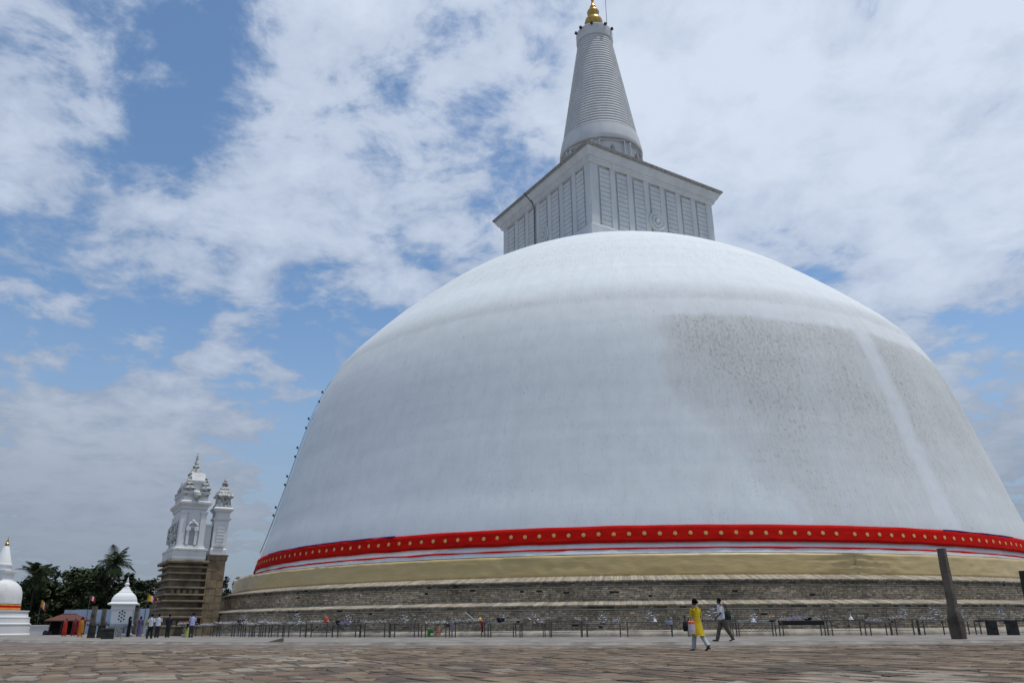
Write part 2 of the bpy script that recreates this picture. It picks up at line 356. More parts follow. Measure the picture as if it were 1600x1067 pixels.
# flagstones of the forecourt, laid in uneven skewed rows
def flagstones():
    ca, sa = math.cos(R(-63)), math.sin(R(-63)); stones = []
    # tint patches: brown, tan, grey, dark, reddish
    pal = [((.225, .172, .122), 6), ((.265, .205, .145), 6), ((.19, .145, .108), 5), ((.30, .265, .22), 2), ((.27, .225, .172), 4), ((.13, .105, .086), 2), ((.22, .155, .11), 3), ((.165, .132, .105), 3)]
    bag = [p for p, w in pal for _ in range(w)]
    v = -45.0
    while v < 45:
        h = rnd.uniform(.30, .55); u = -45+rnd.uniform(0, 1)
        while u < 45:
            w = rnd.uniform(.45, 1.2)
            j = lambda s=.13: rnd.uniform(-s, s)
            quad = [(u+j(), v+j()), (u+w+j(), v+j()), (u+w+j(), v+h+j()), (u+j(), v+h+j())]
            parts = [quad]
            q = rnd.random()
            if q < .12: parts = [quad[:3], [quad[0], quad[2], quad[3]]]
            elif q < .3 and w > .8:
                m0 = ((quad[0][0]*.45+quad[1][0]*.55)+j(), (quad[0][1]+quad[1][1])/2); m1 = ((quad[3][0]*.45+quad[2][0]*.55)+j(), (quad[3][1]+quad[2][1])/2)
                parts = [[quad[0], m0, m1, quad[3]], [m0, quad[1], quad[2], m1]]
            for pp in parts:
                cxm = sum(a for a, b in pp)/len(pp); cym = sum(b for a, b in pp)/len(pp)
                X, Y = cxm*ca-cym*sa, cxm*sa+cym*ca
                if Y < 9.5 or Y > 31 or abs(X) > Y*.66+2 or math.hypot(X-CX, Y-CY) < PR+.7: continue
                gap = rnd.uniform(.010, .035)
                loc = []
                for a, b in pp:
                    dx, dy = a-cxm, b-cym; L = math.hypot(dx, dy); k = max(.3, 1-gap*1.4/L)
                    loc.append(((dx*ca-dy*sa)*k, (dx*sa+dy*ca)*k))
                stones.append((X, Y, loc))
            u += w
        v += h
    stones.sort(key=lambda s: s[1]+abs(s[0])*.12)
    rest = MB()
    for i, (X, Y, loc) in enumerate(stones):
        n = noise.noise(Vector((X*.22, Y*.22, 3.3))); n2 = noise.noise(Vector((X*.3, Y*.3, 9.1)))
        c = rnd.choice(bag)
        if n > .3 and rnd.random() < .5: c = rnd.choice([(.33, .295, .24), (.29, .26, .21), (.36, .325, .27)])
        elif n2 > .28 and rnd.random() < .75: c = rnd.choice([(.11, .092, .078), (.13, .105, .085), (.15, .115, .09)])
        k = rnd.uniform(.82, 1.12)*.92; c = tuple(x*k for x in c)
        zt = rnd.uniform(.0, .014); tx, ty = rnd.uniform(-.009, .009), rnd.uniform(-.009, .009)
        m = len(loc); bev = .012
        top = [(x*.965, y*.965, zt+x*tx+y*ty) for x, y in loc]
        edge = [(x, y, zt-bev+x*tx+y*ty) for x, y in loc]; bot = [(x*1.01, y*1.01, -.05) for x, y in loc]
        fs = [tuple(range(m))]+[(m+k_, m+(k_+1) % m, (k_+1) % m, k_) for k_ in range(m)]+[(2*m+k_, 2*m+(k_+1) % m, m+(k_+1) % m, m+k_) for k_ in range(m)]
        # orientation: top ring is index 0..m-1
        vs = top+edge+bot
        if i < 300:
            b = MB(); b.add(vs, fs, c); b.build('flagstone', STONE_SLAB, ground, loc=(X, Y, 0))
        else: rest.add([(x+X, y+Y, z) for x, y, z in vs], fs, c)
    rest.build('flagstone_field', STONE_SLAB, ground, kind='stuff')
flagstones()
jb = MB(); jb.add([(-12, 8, -.006), (12, 8, -.006), (24, 31.4, -.006), (-22, 31.4, -.006)], [(0, 1, 2, 3)])
jb.build('joint_bed', mat('dark_joint_soil', (.115, .092, .074), (.075, .06, .049), .95, 3), ground)

# raised ring pavement with its step
pv = MB(); pv.lathe([(PR+.25, -.02), (PR+.02, PZ-.025), (PR, PZ), (20, PZ)], 360, CX, CY, cap=False)
pv.build('ring_pavement', PAVE, kind='structure')

# ================================================================== the great stupa
st = thing('great_stupa', 'huge white domed brick stupa with square chamber and ringed spire', 'stupa', (CX, CY, 0))
HP = [(45.55, 5.3), (45.45, 5.7), (45.2, 6.6), (44.75, 8.6), (44.3, 10), (43.7, 12.2), (43.2, 14.2), (42.6, 16.5), (42.0, 19), (41.35, 21.6), (40.7, 24), (40.1, 25.8), (39.45, 27.4), (38.75, 29), (37.9, 30.4), (36.6, 32), (34.6, 34.1), (32.7, 36.06), (30.6, 38), (28.3, 40.06), (25.9, 42.06), (23.1, 44.0), (20.7, 45.4), (18.4, 46.7), (16.2, 47.85), (13.5, 48.7), (10, 49.4), (6, 49.8), (0.01, 50.0)]
def interp(z):
    for (r0, z0), (r1, z1) in zip(HP, HP[1:]):
        if z0 <= z <= z1: return r0+(r1-r0)*(z-z0)/(z1-z0)
    return HP[0][0]
def dome_mesh():
    n = 288; zs = []
    prof = []
    for (r0, z0), (r1, z1) in zip(HP, HP[1:]):
        k = 3
        for i in range(k): f = i/k; prof.append((r0+(r1-r0)*f, z0+(z1-z0)*f))
    prof.append(HP[-1])
    for _ in range(2): prof = [prof[0]]+[((a[0]+2*b[0]+c[0])/4, (a[1]+2*b[1]+c[1])/4) for a, b, c in zip(prof, prof[1:], prof[2:])]+[prof[-1]]
    b = MB(); b.lathe(prof, n)
    vs = []
    for x, y, z in b.v:
        r = math.hypot(x, y); d = noise.noise(Vector((x*.12, y*.12, z*.16)))*.07+noise.noise(Vector((x*.5, y*.5, z*.6)))*.025
        d *= min(1, r/10); vs.append((x*(1+d/max(r, 1)), y*(1+d/max(r, 1)), z+d*.3))
    b.v = vs; return b
dome_mesh().build('dome', dome_material(), st, smooth=True)
# ring wall and ledges under the dome
MB().lathe([(45.9, 5.0), (45.9, 5.55), (45.5, 5.62), (45.3, 5.7)], 288, cap=False).build('base_ring', WHITE, st, smooth=True)
MB().lathe([(47.0, 3.2), (47.0, 5.38), (47.15, 5.38), (47.15, 5.5), (45.6, 5.52)], 288, cap=False).build('upper_terrace_wall', MORTAR, st)
MB().lathe([(48.6, 1.5), (48.6, 3.60), (47.0, 3.97)], 288, cap=False).build('brick_backing', MORTAR, st)
MB().lathe([(49.9, .1), (49.9, 2.0), (48.5, 2.29)], 288, cap=False).build('brick_backing', MORTAR, st)

def brick_ring(name, parent, R0, z0, z1, course, a0, a1, L0=.33, dark=(), mat_=BRICK, depth=.16, shades=None):
    b = MB(); z = z0; i = 0
    while z < z1-.02:
        h = min(course, z1-z); a = R(a0)+rnd.uniform(0, .01)
        while a < R(a1):
            L = L0*rnd.uniform(.65, 1.35); da = L/R0; g = .02/R0
            if rnd.random() > .01:
                o = rnd.uniform(-.028, .022); r1 = R0+o; r0 = R0-depth
                s = shades or [(1, .97, .92), (1.15, 1.08, .98), (.82, .8, .77), (1.02, .88, .76), (1.3, 1.25, 1.15), (.72, .7, .68), (.95, .93, .9)]
                c = rnd.choice(s); k = rnd.uniform(.8, 1.2)
                big = 1+.55*noise.noise(Vector((a*14, z*.6, 1.0)))
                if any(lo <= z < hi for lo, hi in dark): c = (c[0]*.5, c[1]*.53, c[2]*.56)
                c = tuple(x*k*big for x in c)
                aa, ab = a+g/2, a+da-g/2; zb, zt = z+.009, z+h-.009
                vs = []
                for (aq, jz) in ((aa, rnd.uniform(-.006, .006)), (ab, rnd.uniform(-.006, .006))):
                    ca, sa = math.cos(aq), math.sin(aq)
                    vs += [(r0*ca, r0*sa, zb), (r1*ca, r1*sa, zb+jz), (r1*ca, r1*sa, zt+jz), (r0*ca, r0*sa, zt)]
                b.add(vs, [(1, 5, 6, 2), (2, 6, 7, 3), (0, 4, 5, 1), (0, 1, 2, 3), (4, 7, 6, 5)], c)
            a += da
        z += h; i += 1
    return b.build(name, mat_, parent, tint=True, kind='stuff')
def coping_ring(name, parent, ri, zi, ro, zo, th, a0, a1, L0=.16):
    b = MB(); a = R(a0)
    while a < R(a1):
        da = L0*rnd.uniform(.8, 1.25)/ro; g = .014/ro; o = rnd.uniform(-.03, .03); dz = rnd.uniform(-.012, .012); k = rnd.uniform(.72, 1.2)
        c = (k, k*rnd.uniform(.95, 1.02), k*rnd.uniform(.9, 1.02))
        vs = []
        for aq in (a+g/2, a+da-g/2):
            ca, sa = math.cos(aq), math.sin(aq)
            vs += [(ri*ca, ri*sa, zi-th+dz), ((ro+o)*ca, (ro+o)*sa, zo-th+dz), ((ro+o)*ca, (ro+o)*sa, zo+dz), (ri*ca, ri*sa, zi+dz)]
        b.add(vs, [(1, 5, 6, 2), (2, 6, 7, 3), (0, 4, 5, 1), (0, 1, 2, 3), (4, 7, 6, 5)], c); a += da
    return b.build(name, COPING, parent, tint=True, kind='stuff')
BA0, BA1 = -172, -32
coping_ring('coping_bricks', st, 47.45, 3.99, 48.82, 3.63, .09, BA0, BA1, .2)
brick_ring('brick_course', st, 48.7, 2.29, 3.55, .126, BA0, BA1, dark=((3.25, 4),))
MB().lathe([(48.6, 3.20), (48.77, 3.21), (48.77, 3.25), (48.6, 3.26)], 288, cap=False).build('string_course', PLINTH, st)
coping_ring('coping_bricks', st, 48.62, 2.33, 50.12, 2.03, .09, BA0, BA1, .34)
brick_ring('corbel_blocks', st, 49.98, 1.80, 1.95, .15, BA0, BA1, .42, depth=.1, shades=[(.9, .85, .78), (1.1, 1.05, .95), (.45, .43, .4), (1.0, .95, .85)])
MB().lathe([(49.9, 1.70), (50.06, 1.715), (50.06, 1.785), (49.9, 1.80)], 288, cap=False).build('string_course', PLINTH, st)
brick_ring('brick_course', st, 50.0, .47, 1.69, .122, BA0, BA1)
MB().lathe([(50.55, PZ-.02), (50.55, .2), (50.45, .33), (50.32, .42), (50.1, .48), (49.8, .48)], 288, cap=False).build('plinth', PLINTH, st, smooth=True)

# -------- square chamber on the dome
ch = MB(); HS = 15.9/math.sqrt(2)      # half side of the chamber
rotch = R(-103.5+45)
chm = link('square_chamber', None, st, (0, 0, 0), rotch+math.pi/2)   # local -Y face looks along -58.5 deg, local -X face along -148.5
chm.empty_display_size = .3
ZB, ZW = 46.0, 59.06
inset = .32
me = MB(); me.box(-HS+inset, HS-inset, -HS+inset, HS-inset, ZB, ZW); me.build('chamber_core', GREYED, chm)
def chamber_face(rot):
    """pilasters, louvre boards and sun disc of one face; local face looks to -Y"""
    M = Matrix.Rotation(rot, 4, 'Z'); nP = 7; pw = .85; cw = 1.25
    edges = []; span = 2*HS-2*cw-(nP-1)*pw; pan = span/nP; x = -HS
    xs = []; x += cw
    pil = [(-HS, -HS+cw)]
    for k in range(nP):
        xs.append((x, x+pan)); x += pan
        if k < nP-1: pil.append((x, x+pw)); x += pw
    pil.append((HS-cw, HS))
    for k, (a, b_) in enumerate(pil):
        p = MB(); y1 = -HS+inset+.05 if 0 < k < len(pil)-1 else -HS+inset+.9
        if k == 0 : a += .0
        p.box(a if k else a+.004, b_ if k < len(pil)-1 else b_-.004, -HS, y1, ZB, ZW, M); p.build('pilaster', GREYED, chm)
    hb = .72
    slat = MB(); wd = pan*.80
    slat.box(0, wd, -.22, .03, .08, hb)
    sm = slat.mesh('slat', GREYED)
    for k, (a, b_) in enumerate(xs):
        z = ZW-.55-hb
        while z > 47.6:
            o = link('slat', sm, chm); o.matrix_local = M @ Matrix.Translation((a+pan*.2 if rot == 0 else a, -HS+inset-.001, z)); z -= hb
    # sun disc on the middle panel
    cz = 52.9; cxp = (xs[3][0]+xs[3][1])/2
    d = MB(); prof = [(1.4, 0), (1.4, .50), (1.25, .56), (1.1, .33), (.86, .33), (.8, .52), (.62, .52), (.55, .3), (.34, .3), (.26, .62), (.01, .68)]
    vs = MB(); vs.lathe(prof, 40)
    Mx = M @ Matrix.Translation((cxp, -HS+inset-.02, cz)) @ Matrix.Rotation(R(90), 4, 'X')
    d.add([Mx @ Vector(v) for v in vs.v], vs.f); disc = d.build('sun_disc', GREYED, chm, smooth=True)
for rot in (0, -math.pi/2): chamber_face(rot)
c = MB(); H2 = HS
c.square([(.02, ZW-.15), (.30, ZW-.02), (.30, ZW+.22), (.42, ZW+.30), (.42, ZW+.55), (.62, ZW+.62), (.95, ZW+1.25), (1.05, ZW+1.32), (1.05, ZW+1.55)], H2, H2)
c.build('cornice', GREYED, chm)
c = MB(); c.square([(1.0, ZW+1.552), (1.30, ZW+1.68), (1.31, ZW+1.95), (.9, ZW+2.05)], H2, H2); c.build('cornice_edge', DIRTY_EDGE, chm)
c = MB(); c.square([(.75, 45.0), (.75, 48.9), (.55, 49.05), (.5, 49.3), (.0, 49.4)], HS, HS); c.build('chamber_footing', GREYED, chm)
# a dark rain pipe on the shaded face (local -X face)
pp = MB(); yx = (-1.9)
pp.tube([(-HS-1.45, 2.9, ZW+1.9), (-HS-1.0, 2.75, ZW+1.3), (-HS-.45, 2.3, ZW+.3), (-HS-.16, 2.15, ZW-.8), (-HS-.14, 2.15, 47.5)], .085, 6); pp.build('rain_pipe', STEEL, chm)

# -------- spire
sp = link('spire', None, st, (0, 0, 0)); sp.empty_display_size = .3
MB().lathe([(6.0, 60.6), (6.0, 69.8)], 48).build('drum', GREYED, sp, smooth=True)
for k in range(8):
    a = rotch+math.pi/2*0+k*math.pi/4+R(22.5)
    M = Matrix.Rotation(a, 4, 'Z')
    fr = MB()
    for (y0, y1, z0, z1) in ((-2.0, -1.85, 63, 69), (1.85, 2.0, 63, 69), (-1.85, 1.85, 68.85, 69)):
        fr.box(5.6, 6.16, y0, y1, z0, z1, M)
    fr.build('niche_frame', GREYED, sp)
    nb = MB()
    nb.rings([(0, 0, 63.0, .9, .5), (0, 0, 64.2, .75, .5), (0, 0, 65.2, .5, .4), (0, 0, 65.9, .62, .4), (0, 0, 66.9, .3, .3), (0, 0, 67.5, .34, .3), (0, 0, 68.1, .05, .05)], 10)
    nb2 = MB(); nb2.add([M @ (Vector((y+6.12, x, z))) for x, y, z in nb.v], nb.f); nb2.build('niche_figure', DIRTY_EDGE, sp, smooth=True)
MB().lathe([(5.9, 69.2), (6.45, 69.25), (6.52, 69.5), (6.5, 70.0), (6.25, 71.4), (6.1, 72.2), (5.6, 72.3)], 64).build('spire_collar', GREYED, sp, smooth=True)
zt0, zt1, r0, r1, nR = 72.3, 92.3, 5.95, 2.8, 37
MB().lathe([(5.75, 72.2), (2.6, 92.4)], 48).build('spire_core', GREYED, sp, smooth=True)
for k in range(nR):
    f0 = k/nR; z = zt0+(zt1-zt0)*f0; h = (zt1-zt0)/nR; r = r0+(r1-r0)*f0
    MB().lathe([(r-.26, z+.02), (r-.05, z+h*.10), (r+.02, z+h*.32), (r-.01, z+h*.66), (r-.10, z+h*.90), (r-.26, z+h*.96)], 56, cap=False).build('spire_ring', GREYED, sp, smooth=True)
MB().lathe([(2.5, 91.9), (3.02, 92.0), (3.06, 92.3), (3.06, 94.0), (2.9, 94.2), (.3, 94.3)], 48).build('spire_cap', GREYED, sp, smooth=True)
pn = [(.55, 95.1), (.95, 95.25), (.85, 95.6), (1.0, 96.0), (1.32, 96.7), (1.46, 97.3), (1.30, 97.9), (.9, 98.25), (.78, 98.4), (.85, 98.7), (.92, 99.1), (.98, 99.4), (.8, 99.8), (.5, 100.1), (.42, 100.3), (.5, 100.5), (.3, 100.9), (.17, 101.6), (.26, 101.9), (.24, 102.3), (.12, 102.7), (.16, 103.1), (.01, 103.8)]
pn = [(r_*1.06, 103.9-(103.9-z_)*1.09) for r_, z_ in pn]
MB().lathe(pn, 32).build('gilded_pinnacle', GOLD, sp, smooth=True)
tip = MB(); tip.tube([(2.0, -1.6, 95), (2.0, -1.6, 104.5)], .045, 5); tip.build('lightning_rod', STEEL, sp)
def floodlight(loc, aim, s, label, group=None, parent=None):
    t = thing('floodlight', label, 'floodlight', loc, aim, group)
    b = MB(); b.box(-.20*s, .20*s, -.16*s, .12*s, -.14*s, .16*s, taper=.02*s); b.build('lamp_housing', BLACK, t)
    b = MB(); b.tube([(0, 0, -.14*s), (0, .22*s, -.3*s)], .04*s, 5); b.build('bracket', BLACK, t)
    b = MB(); b.box(-.17*s, .17*s, -.185*s, -.162*s, -.11*s, .13*s); b.build('lens', STEEL, t)
    return t
for (a, lab) in ((-166, 'small black floodlight at the left rim of the spire cap'), (-140, 'black floodlight higher on the left rim of the spire cap'), (-104, 'black floodlight on the rim under the gilded pinnacle'), (-62, 'black floodlight on the cap rim beside the lightning rod'), (-32, 'small black floodlight at the right rim of the spire cap')):
    floodlight((CX+3.25*math.cos(R(a)), CY+3.25*math.sin(R(a)), 93.9), R(a)+math.pi/2, 1.1, lab, 'floodlights on the spire cap')

# -------- lighting cables with lamps up the left flank of the dome
for (ang, off, nm) in ((-163.6, .28, 'outer'), (-160.0, .2, 'inner')):
    pts = []
    for i in range(26):
        z = 8.5+i*(31.5-8.5)/25; r = interp(z)+.18; a = R(ang-(z-8.5)*.12); pts.append((CX+r*math.cos(a), CY+r*math.sin(a), z))
    o = MB().tube(pts, .022, 5).build('lighting_cable', BLACK)
    tag(o, 'thin dark %s lighting cable running up the dome\'s left edge' % nm, 'cable', 'cables up the dome')
zl = [13.0, 16.65, 20.15, 23.85, 27.4, 31.0, 34.1]
for i, z in enumerate(zl):
    for j, (ang, dz) in enumerate(((-163.6, 0.0), (-160.0, .55))):
        zz = z+dz; r = interp(zz)+.38; a = R(ang-(zz-8.5)*.12)
        floodlight((CX+r*math.cos(a), CY+r*math.sin(a), zz), a+math.pi/2, .72, '%s lowest black floodlight on the %s cable up the dome\'s left edge' % (ORD[i], ('outer', 'inner')[j]), 'floodlights up the dome')

# -------- cloths wrapped round the dome
def wrap(name, r_of, z_top, z_bot, a0, a1, n, rows, m, label, category, ripple=.02, zwob=.05, seed=1.0, sag=None):
    b = MB(); vs = []; fs = []
    for i in range(n+1):
        a = R(a0)+(R(a1)-R(a0))*i/n
        wt_ = noise.noise(Vector((a*16, seed, 0)))*zwob; wb = noise.noise(Vector((a*19, seed+5, 0)))*zwob
        for k in range(rows+1):
            f = k/rows; zt = z_top(a) if callable(z_top) else z_top; zb = z_bot(a) if callable(z_bot) else z_bot
            z = (zt+wt_)*(1-f)+(zb+wb)*f
            r = r_of(z)+ripple*noise.noise(Vector((a*60, z*2.5, seed)))+ripple*.6*noise.noise(Vector((a*25, z*6, seed+2)))
            vs.append((CX+r*math.cos(a), CY+r*math.sin(a), z))
    m_ = rows+1
    for i in range(n):
        for k in range(rows): fs.append((i*m_+k, i*m_+k+1, (i+1)*m_+k+1, (i+1)*m_+k))
    b.add(vs, fs); o = b.build(name, m, smooth=True)
    md = o.modifiers.new('thickness', 'SOLIDIFY'); md.thickness = .012; md.offset = 1
    if label: tag(o, label, category)
    return o
rd = lambda z: interp(max(z, 5.75))
redr = lambda z: rd(z)+.14
band = wrap('red_cloth_band', redr, 7.66, 6.40, -178, 2, 520, 5, RED_CLOTH, 'broad red cloth band with yellow flowers wrapped round the dome', 'cloth', .03, .05, 1.0)
# printed flowers sewn on the band
fl = MB(); vs = [(0, -.03, 0)]
for k in range(32):
    a = 2*math.pi*k/32; rr = .132+.022*abs(math.cos(4*a)); vs.append((rr*math.cos(a), -.02, rr*math.sin(a)))
fl.add(vs, [(0, 1+k, 1+(k+1) % 32) for k in range(32)])
flm = fl.mesh('flower', FLOWER_CLOTH)
ce = MB(); ce.add([(0.07*math.cos(2*math.pi*k/10), -.036, .07*math.sin(2*math.pi*k/10)) for k in range(10)], [tuple(range(10))])
a = -172.0; step = 1.41
while a < -8:
    if abs(a+76.0) < step/2: a += .55
    z = 7.04+.02*math.sin(a*3); r = redr(z)+.03; ar = R(a)
    o = link('flower', flm, band, (CX+r*math.cos(ar), CY+r*math.sin(ar), z), ar+math.pi/2); o.rotation_euler = (R(-6), 0, ar+math.pi/2)
    a += step
t1 = wrap('blue_trim', lambda z: redr(z)+.02, lambda a: 7.71, lambda a: 7.64, -150, -122, 120, 1, BLUE_CLOTH, None, None, .01, .05, 1.0); t1.parent = band
t2 = wrap('blue_trim', lambda z: redr(z)+.02, lambda a: 7.70, lambda a: 7.63, -64, -50, 90, 1, BLUE_CLOTH, None, None, .01, .06, 1.0); t2.parent = band
wrap('red_ribbon', lambda z: rd(z)+.12, 6.06, 5.93, -178, 2, 520, 1, RED_CLOTH, 'narrow red ribbon tied round the dome under the red band', 'cloth', .02, .06, 4.0)
def goldr(z): return 47.28+(5.45-z)*.12
gb = wrap('gold_cloth', goldr, 5.44, 3.97, -178, -77.6, 420, 8, GOLD_CLOTH, 'long gold satin cloth wrapped round the left part of the terrace wall', 'cloth', .035, .02, 7.0)
gb2 = wrap('gold_cloth', lambda z: goldr(z)+.02, 5.45, 3.96, -77.9, 2, 340, 8, GOLD_CLOTH, 'gold satin cloth wrapped round the terrace wall right of the seam', 'cloth', .035, .02, 9.0)
for o, sgn in ((gb, 1), (gb2, -1)):   # gathered folds towards the seam
    for v in o.data.vertices:
        x, y = v.co.x-CX, v.co.y-CY; a = math.degrees(math.atan2(y, x)); d = abs(a+77.75)
        if d < 7:
            k = (1-d/7)**2*.11*math.sin(v.co.z*13+d*.7)+(1-d/7)*.04*noise.noise(Vector((a*2, v.co.z*5, 0)))
            L = math.hypot(x, y); v.co.x += x/L*k; v.co.y += y/L*k

# ================================================================== gate tower (frontispiece) on the left flank
def tower():
    T = Vector((CX, CY))+Vector((math.cos(R(31.5)), math.sin(R(31.5))))*-53.3+Vector((-math.sin(R(31.5)), math.cos(R(31.5))))*.5
    t = thing('gate_tower', 'tall white ornate shrine tower on a moulded brown stone base left of the dome', 'tower', (T.x, T.y, 0), R(31.5))
    # stone base: stacked mouldings
    z = PZ-.02; prof = []
    def course(pr, name, m, hx=1.45, hy=2.85): MB().square(pr, hx, hy, 0, -.8).build(name, m, base)
    base = MB().square([(0, PZ-.03), (0, 6.5)], 1.3, 2.85, 0, -.8).build('stone_base', STONE_BROWN, t)
    def band(z0, z1, o, curve=0):
        MB().square([(o, z0), (o+curve, (z0+z1)/2), (o, z1)], 1.3, 2.85, 0, -.8).build('moulding', STONE_BROWN, base)
    for z0, z1, o, cv in ((PZ-.03, .7, .55, 0), (.7, 1.0, .40, .08), (1.55, 1.75, .42, .03), (1.75, 2.25, .25, .1), (2.25, 2.45, .42, .03), (2.9, 3.08, .42, .03), (3.45, 3.62, .40, .03), (4.05, 4.22, .40, .02), (4.70, 4.86, .36, .02), (5.30, 5.45, .34, .02), (5.85, 6.0, .34, .02), (6.25, 6.52, .42, .05)): band(z0, z1, o, cv)
    for zf, n in ((1.2, 14), (3.82, 14)):          # friezes of carved blocks
        for k in range(n):
            y = -3.5+5.4*k/(n-1)
            MB().box(-1.62, -1.28, y-.16, y+.16, zf-.16, zf+.16, taper=.04).build('frieze_block', STONE_BROWN, base)
        for k in range(5):
            x = -1.0+2.0*k/4
            MB().box(x-.16, x+.16, -3.95, -3.62, zf-.17, zf+.17, taper=.04).build('frieze_block', STONE_BROWN, base)
    # white plinth and main storey
    MB().square([(.30, 6.5), (.34, 6.7), (.34, 7.3), (.42, 7.42), (.42, 7.55), (.15, 7.62), (.12, 7.85)], 1.1, 2.7, 0, -.8).build('white_plinth', WHITE_AGED, t)
    body = MB().square([(-.08, 7.6), (-.08, 11.2)], 1.1, 2.7, 0, -.8).build('tower_wall', WHITE, t)
    for x0, x1 in ((-1.12, -.62), (.62, 1.12)):
        MB().box(x0, x1, -3.62, -3.3, 7.85, 10.7).build('pilaster', WHITE, t)
        MB().box(x0-.06, x1+.06, -3.68, -3.3, 10.7, 10.95).build('capital', WHITE_AGED, t)
    for k in range(5):
        y = -3.1+1.15*k
        MB().box(-1.14, -.9, y-.25, y+.25, 7.85, 10.7).build('pilaster', WHITE, t)
    # arched blind panel and niche on the side face
    ar = MB(); pts = [(.55*math.cos(a), 10.55+.45*math.sin(a)) for a in [math.pi*k/10 for k in range(11)]]
    pts = [(.55, 8.0)]+pts+[(-.55, 8.0)]
    ar.add([(x, -3.46, z) for x, z in pts]+[(x, -3.3, z) for x, z in pts], [tuple(range(len(pts)))]+[(i, i+1, len(pts)+i+1, len(pts)+i) for i in range(len(pts)-1)])
    ar.build('arched_panel', WHITE_AGED, t)
    for x in (-.36, .36):
        MB().box(x-.11, x+.11, -3.66, -3.4, 7.9, 9.15).build('niche_column', WHITE, t)
        MB().box(x-.2, x+.2, -3.72, -3.4, 9.15, 9.5).build('niche_capital', WHITE, t)
    na = MB(); pts = [(.42*math.cos(math.pi*k/8), 9.45+.45*math.sin(math.pi*k/8)) for k in range(9)]
    na.tube([(x, -3.6, z) for x, z in pts], .13, 6); na.ball((0, -3.6, 10.0), .16); na.build('niche_arch', WHITE_AGED, t, smooth=True)
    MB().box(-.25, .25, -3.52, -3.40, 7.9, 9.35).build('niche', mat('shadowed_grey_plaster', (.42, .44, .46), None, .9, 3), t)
    for k in range(3):
        MB().tube([(-1.16, -2.5+k*1.15*1.5, 8.2), (-1.22, -2.5+k*1.15*1.5, 9.6), (-1.12, -2.5+k*1.15*1.5, 10.1)], [.3, .25, .05], 8).build('wall_figure', WHITE_MOSS, t, smooth=True)
    # cornice, attic storey, corner turrets, roof and finial
    MB().square([(-.05, 11.1), (.05, 11.15), (.05, 11.35), (.22, 11.5), (.30, 11.62), (.30, 11.78), (.05, 11.9)], 1.1, 2.7, 0, -.8).build('cornice', WHITE_AGED, t)
    MB().square([(-.05, 11.85), (-.05, 12.5), (.06, 12.55), (.12, 12.72), (-.1, 12.85)], 1.1, 2.7, 0, -.8).build('attic', WHITE_AGED, t)
    MB().square([(-.35, 12.8), (-.35, 13.5), (-.2, 13.6), (-.18, 13.8), (-.42, 14.25), (-.55, 14.5), (-.6, 14.55)], 1.1, 2.7, 0, -.8).build('roof', WHITE_AGED, t)
    MB().square([(-.52, 13.75), (-.30, 13.8), (-.38, 14.15), (-.6, 14.45)], 1.1, 2.4, 0, -.8).build('carved_roof_band', WHITE_MOSS, t)
    def spirelet(x, y, z, s, name='corner_turret'):
        b = MB()
        b.square([(.36*s, z), (.36*s, z+.55*s), (.44*s, z+.6*s), (.50*s, z+.75*s), (.50*s, z+.85*s), (.34*s, z+.95*s), (.30*s, z+1.15*s), (.34*s, z+1.25*s), (.24*s, z+1.45*s)], 0, 0, x, y)
        b.lathe([(.22*s, z+1.4*s), (.26*s, z+1.55*s), (.12*s, z+1.75*s), (.16*s, z+1.9*s), (.05*s, z+2.1*s), (.01, z+2.3*s)], 10, x, y)
        return b.build(name, WHITE_MOSS, t, smooth=False)
    for x in (-.72, .72):
        for y in (-3.2, 1.6): spirelet(x, y, 12.3, .92)
    k = MB(); k.ball((0, -3.75, 12.35), .34, 10, 8, 1.1); k.build('carved_mask', WHITE_MOSS, t, smooth=True)
    for y in (-.8,):
        f = MB(); f.square([(.5, 14.4), (.5, 14.6), (.58, 14.68), (.58, 14.8), (.40, 15.0), (.36, 15.2), (.22, 15.3)], 0, 0, 0, y)
        f.lathe([(.2, 15.28), (.3, 15.4), (.33, 15.55), (.16, 15.75), (.22, 15.85), (.09, 16.2), (.13, 16.32), (.01, 16.95)], 12, 0, y); f.build('finial', WHITE_MOSS, t)
    # side turret on its own tan pillar, joined by a lower wall
    pil = MB().box(1.76, 3.26, -3.50, -1.92, PZ-.03, 6.55).build('turret_pillar', STONE_BROWN, t)
    zz = PZ-.02; k = 0
    while zz < 6.5:
        hh = min(rnd.uniform(.55, .85), 6.54-zz); xb = 2.5+rnd.uniform(-.3, .3); yb = -2.7+rnd.uniform(-.3, .3); g_ = .012; o_ = rnd.uniform(-.012, .012)
        for x0, x1, y0, y1 in ((1.72, xb-g_, -3.55+o_, yb-g_), (xb+g_, 3.3, -3.55-o_, yb-g_), (1.72-o_, xb-g_, yb+g_, -1.9), (xb+g_, 3.3+o_, yb+g_, -1.9)):
            MB().box(x0, x1, y0, y1, zz+g_, zz+hh-g_, taper=.008).build('stone_block', STONE_TAN, pil)
        zz += hh
    MB().square([(.0, 6.53), (.08, 6.6), (.10, 6.95), (.16, 7.0), (.16, 7.1)], .8, .83, 2.51, -2.72).build('pillar_cap', STONE_BROWN, t)
    MB().square([(0, PZ-.03), (0, 6.5)], .32, 1.6, 1.58, -1.6).build('connecting_wall', STONE_BROWN, t)
    MB().square([(0, 6.5), (0, 9.6), (.06, 9.7), (.06, 9.85)], .35, 1.5, 1.45, -1.5).build('connecting_wall', WHITE_AGED, t)
    tb = MB(); tb.square([(.02, 7.1), (.02, 7.6), (-.08, 7.7), (-.08, 10.2)], .72, .75, 2.55, -2.72); tb.build('turret_wall', WHITE, t)
    MB().box(2.22, 2.88, -3.455, -3.34, 8.05, 9.9).build('turret_panel', WHITE_AGED, t)
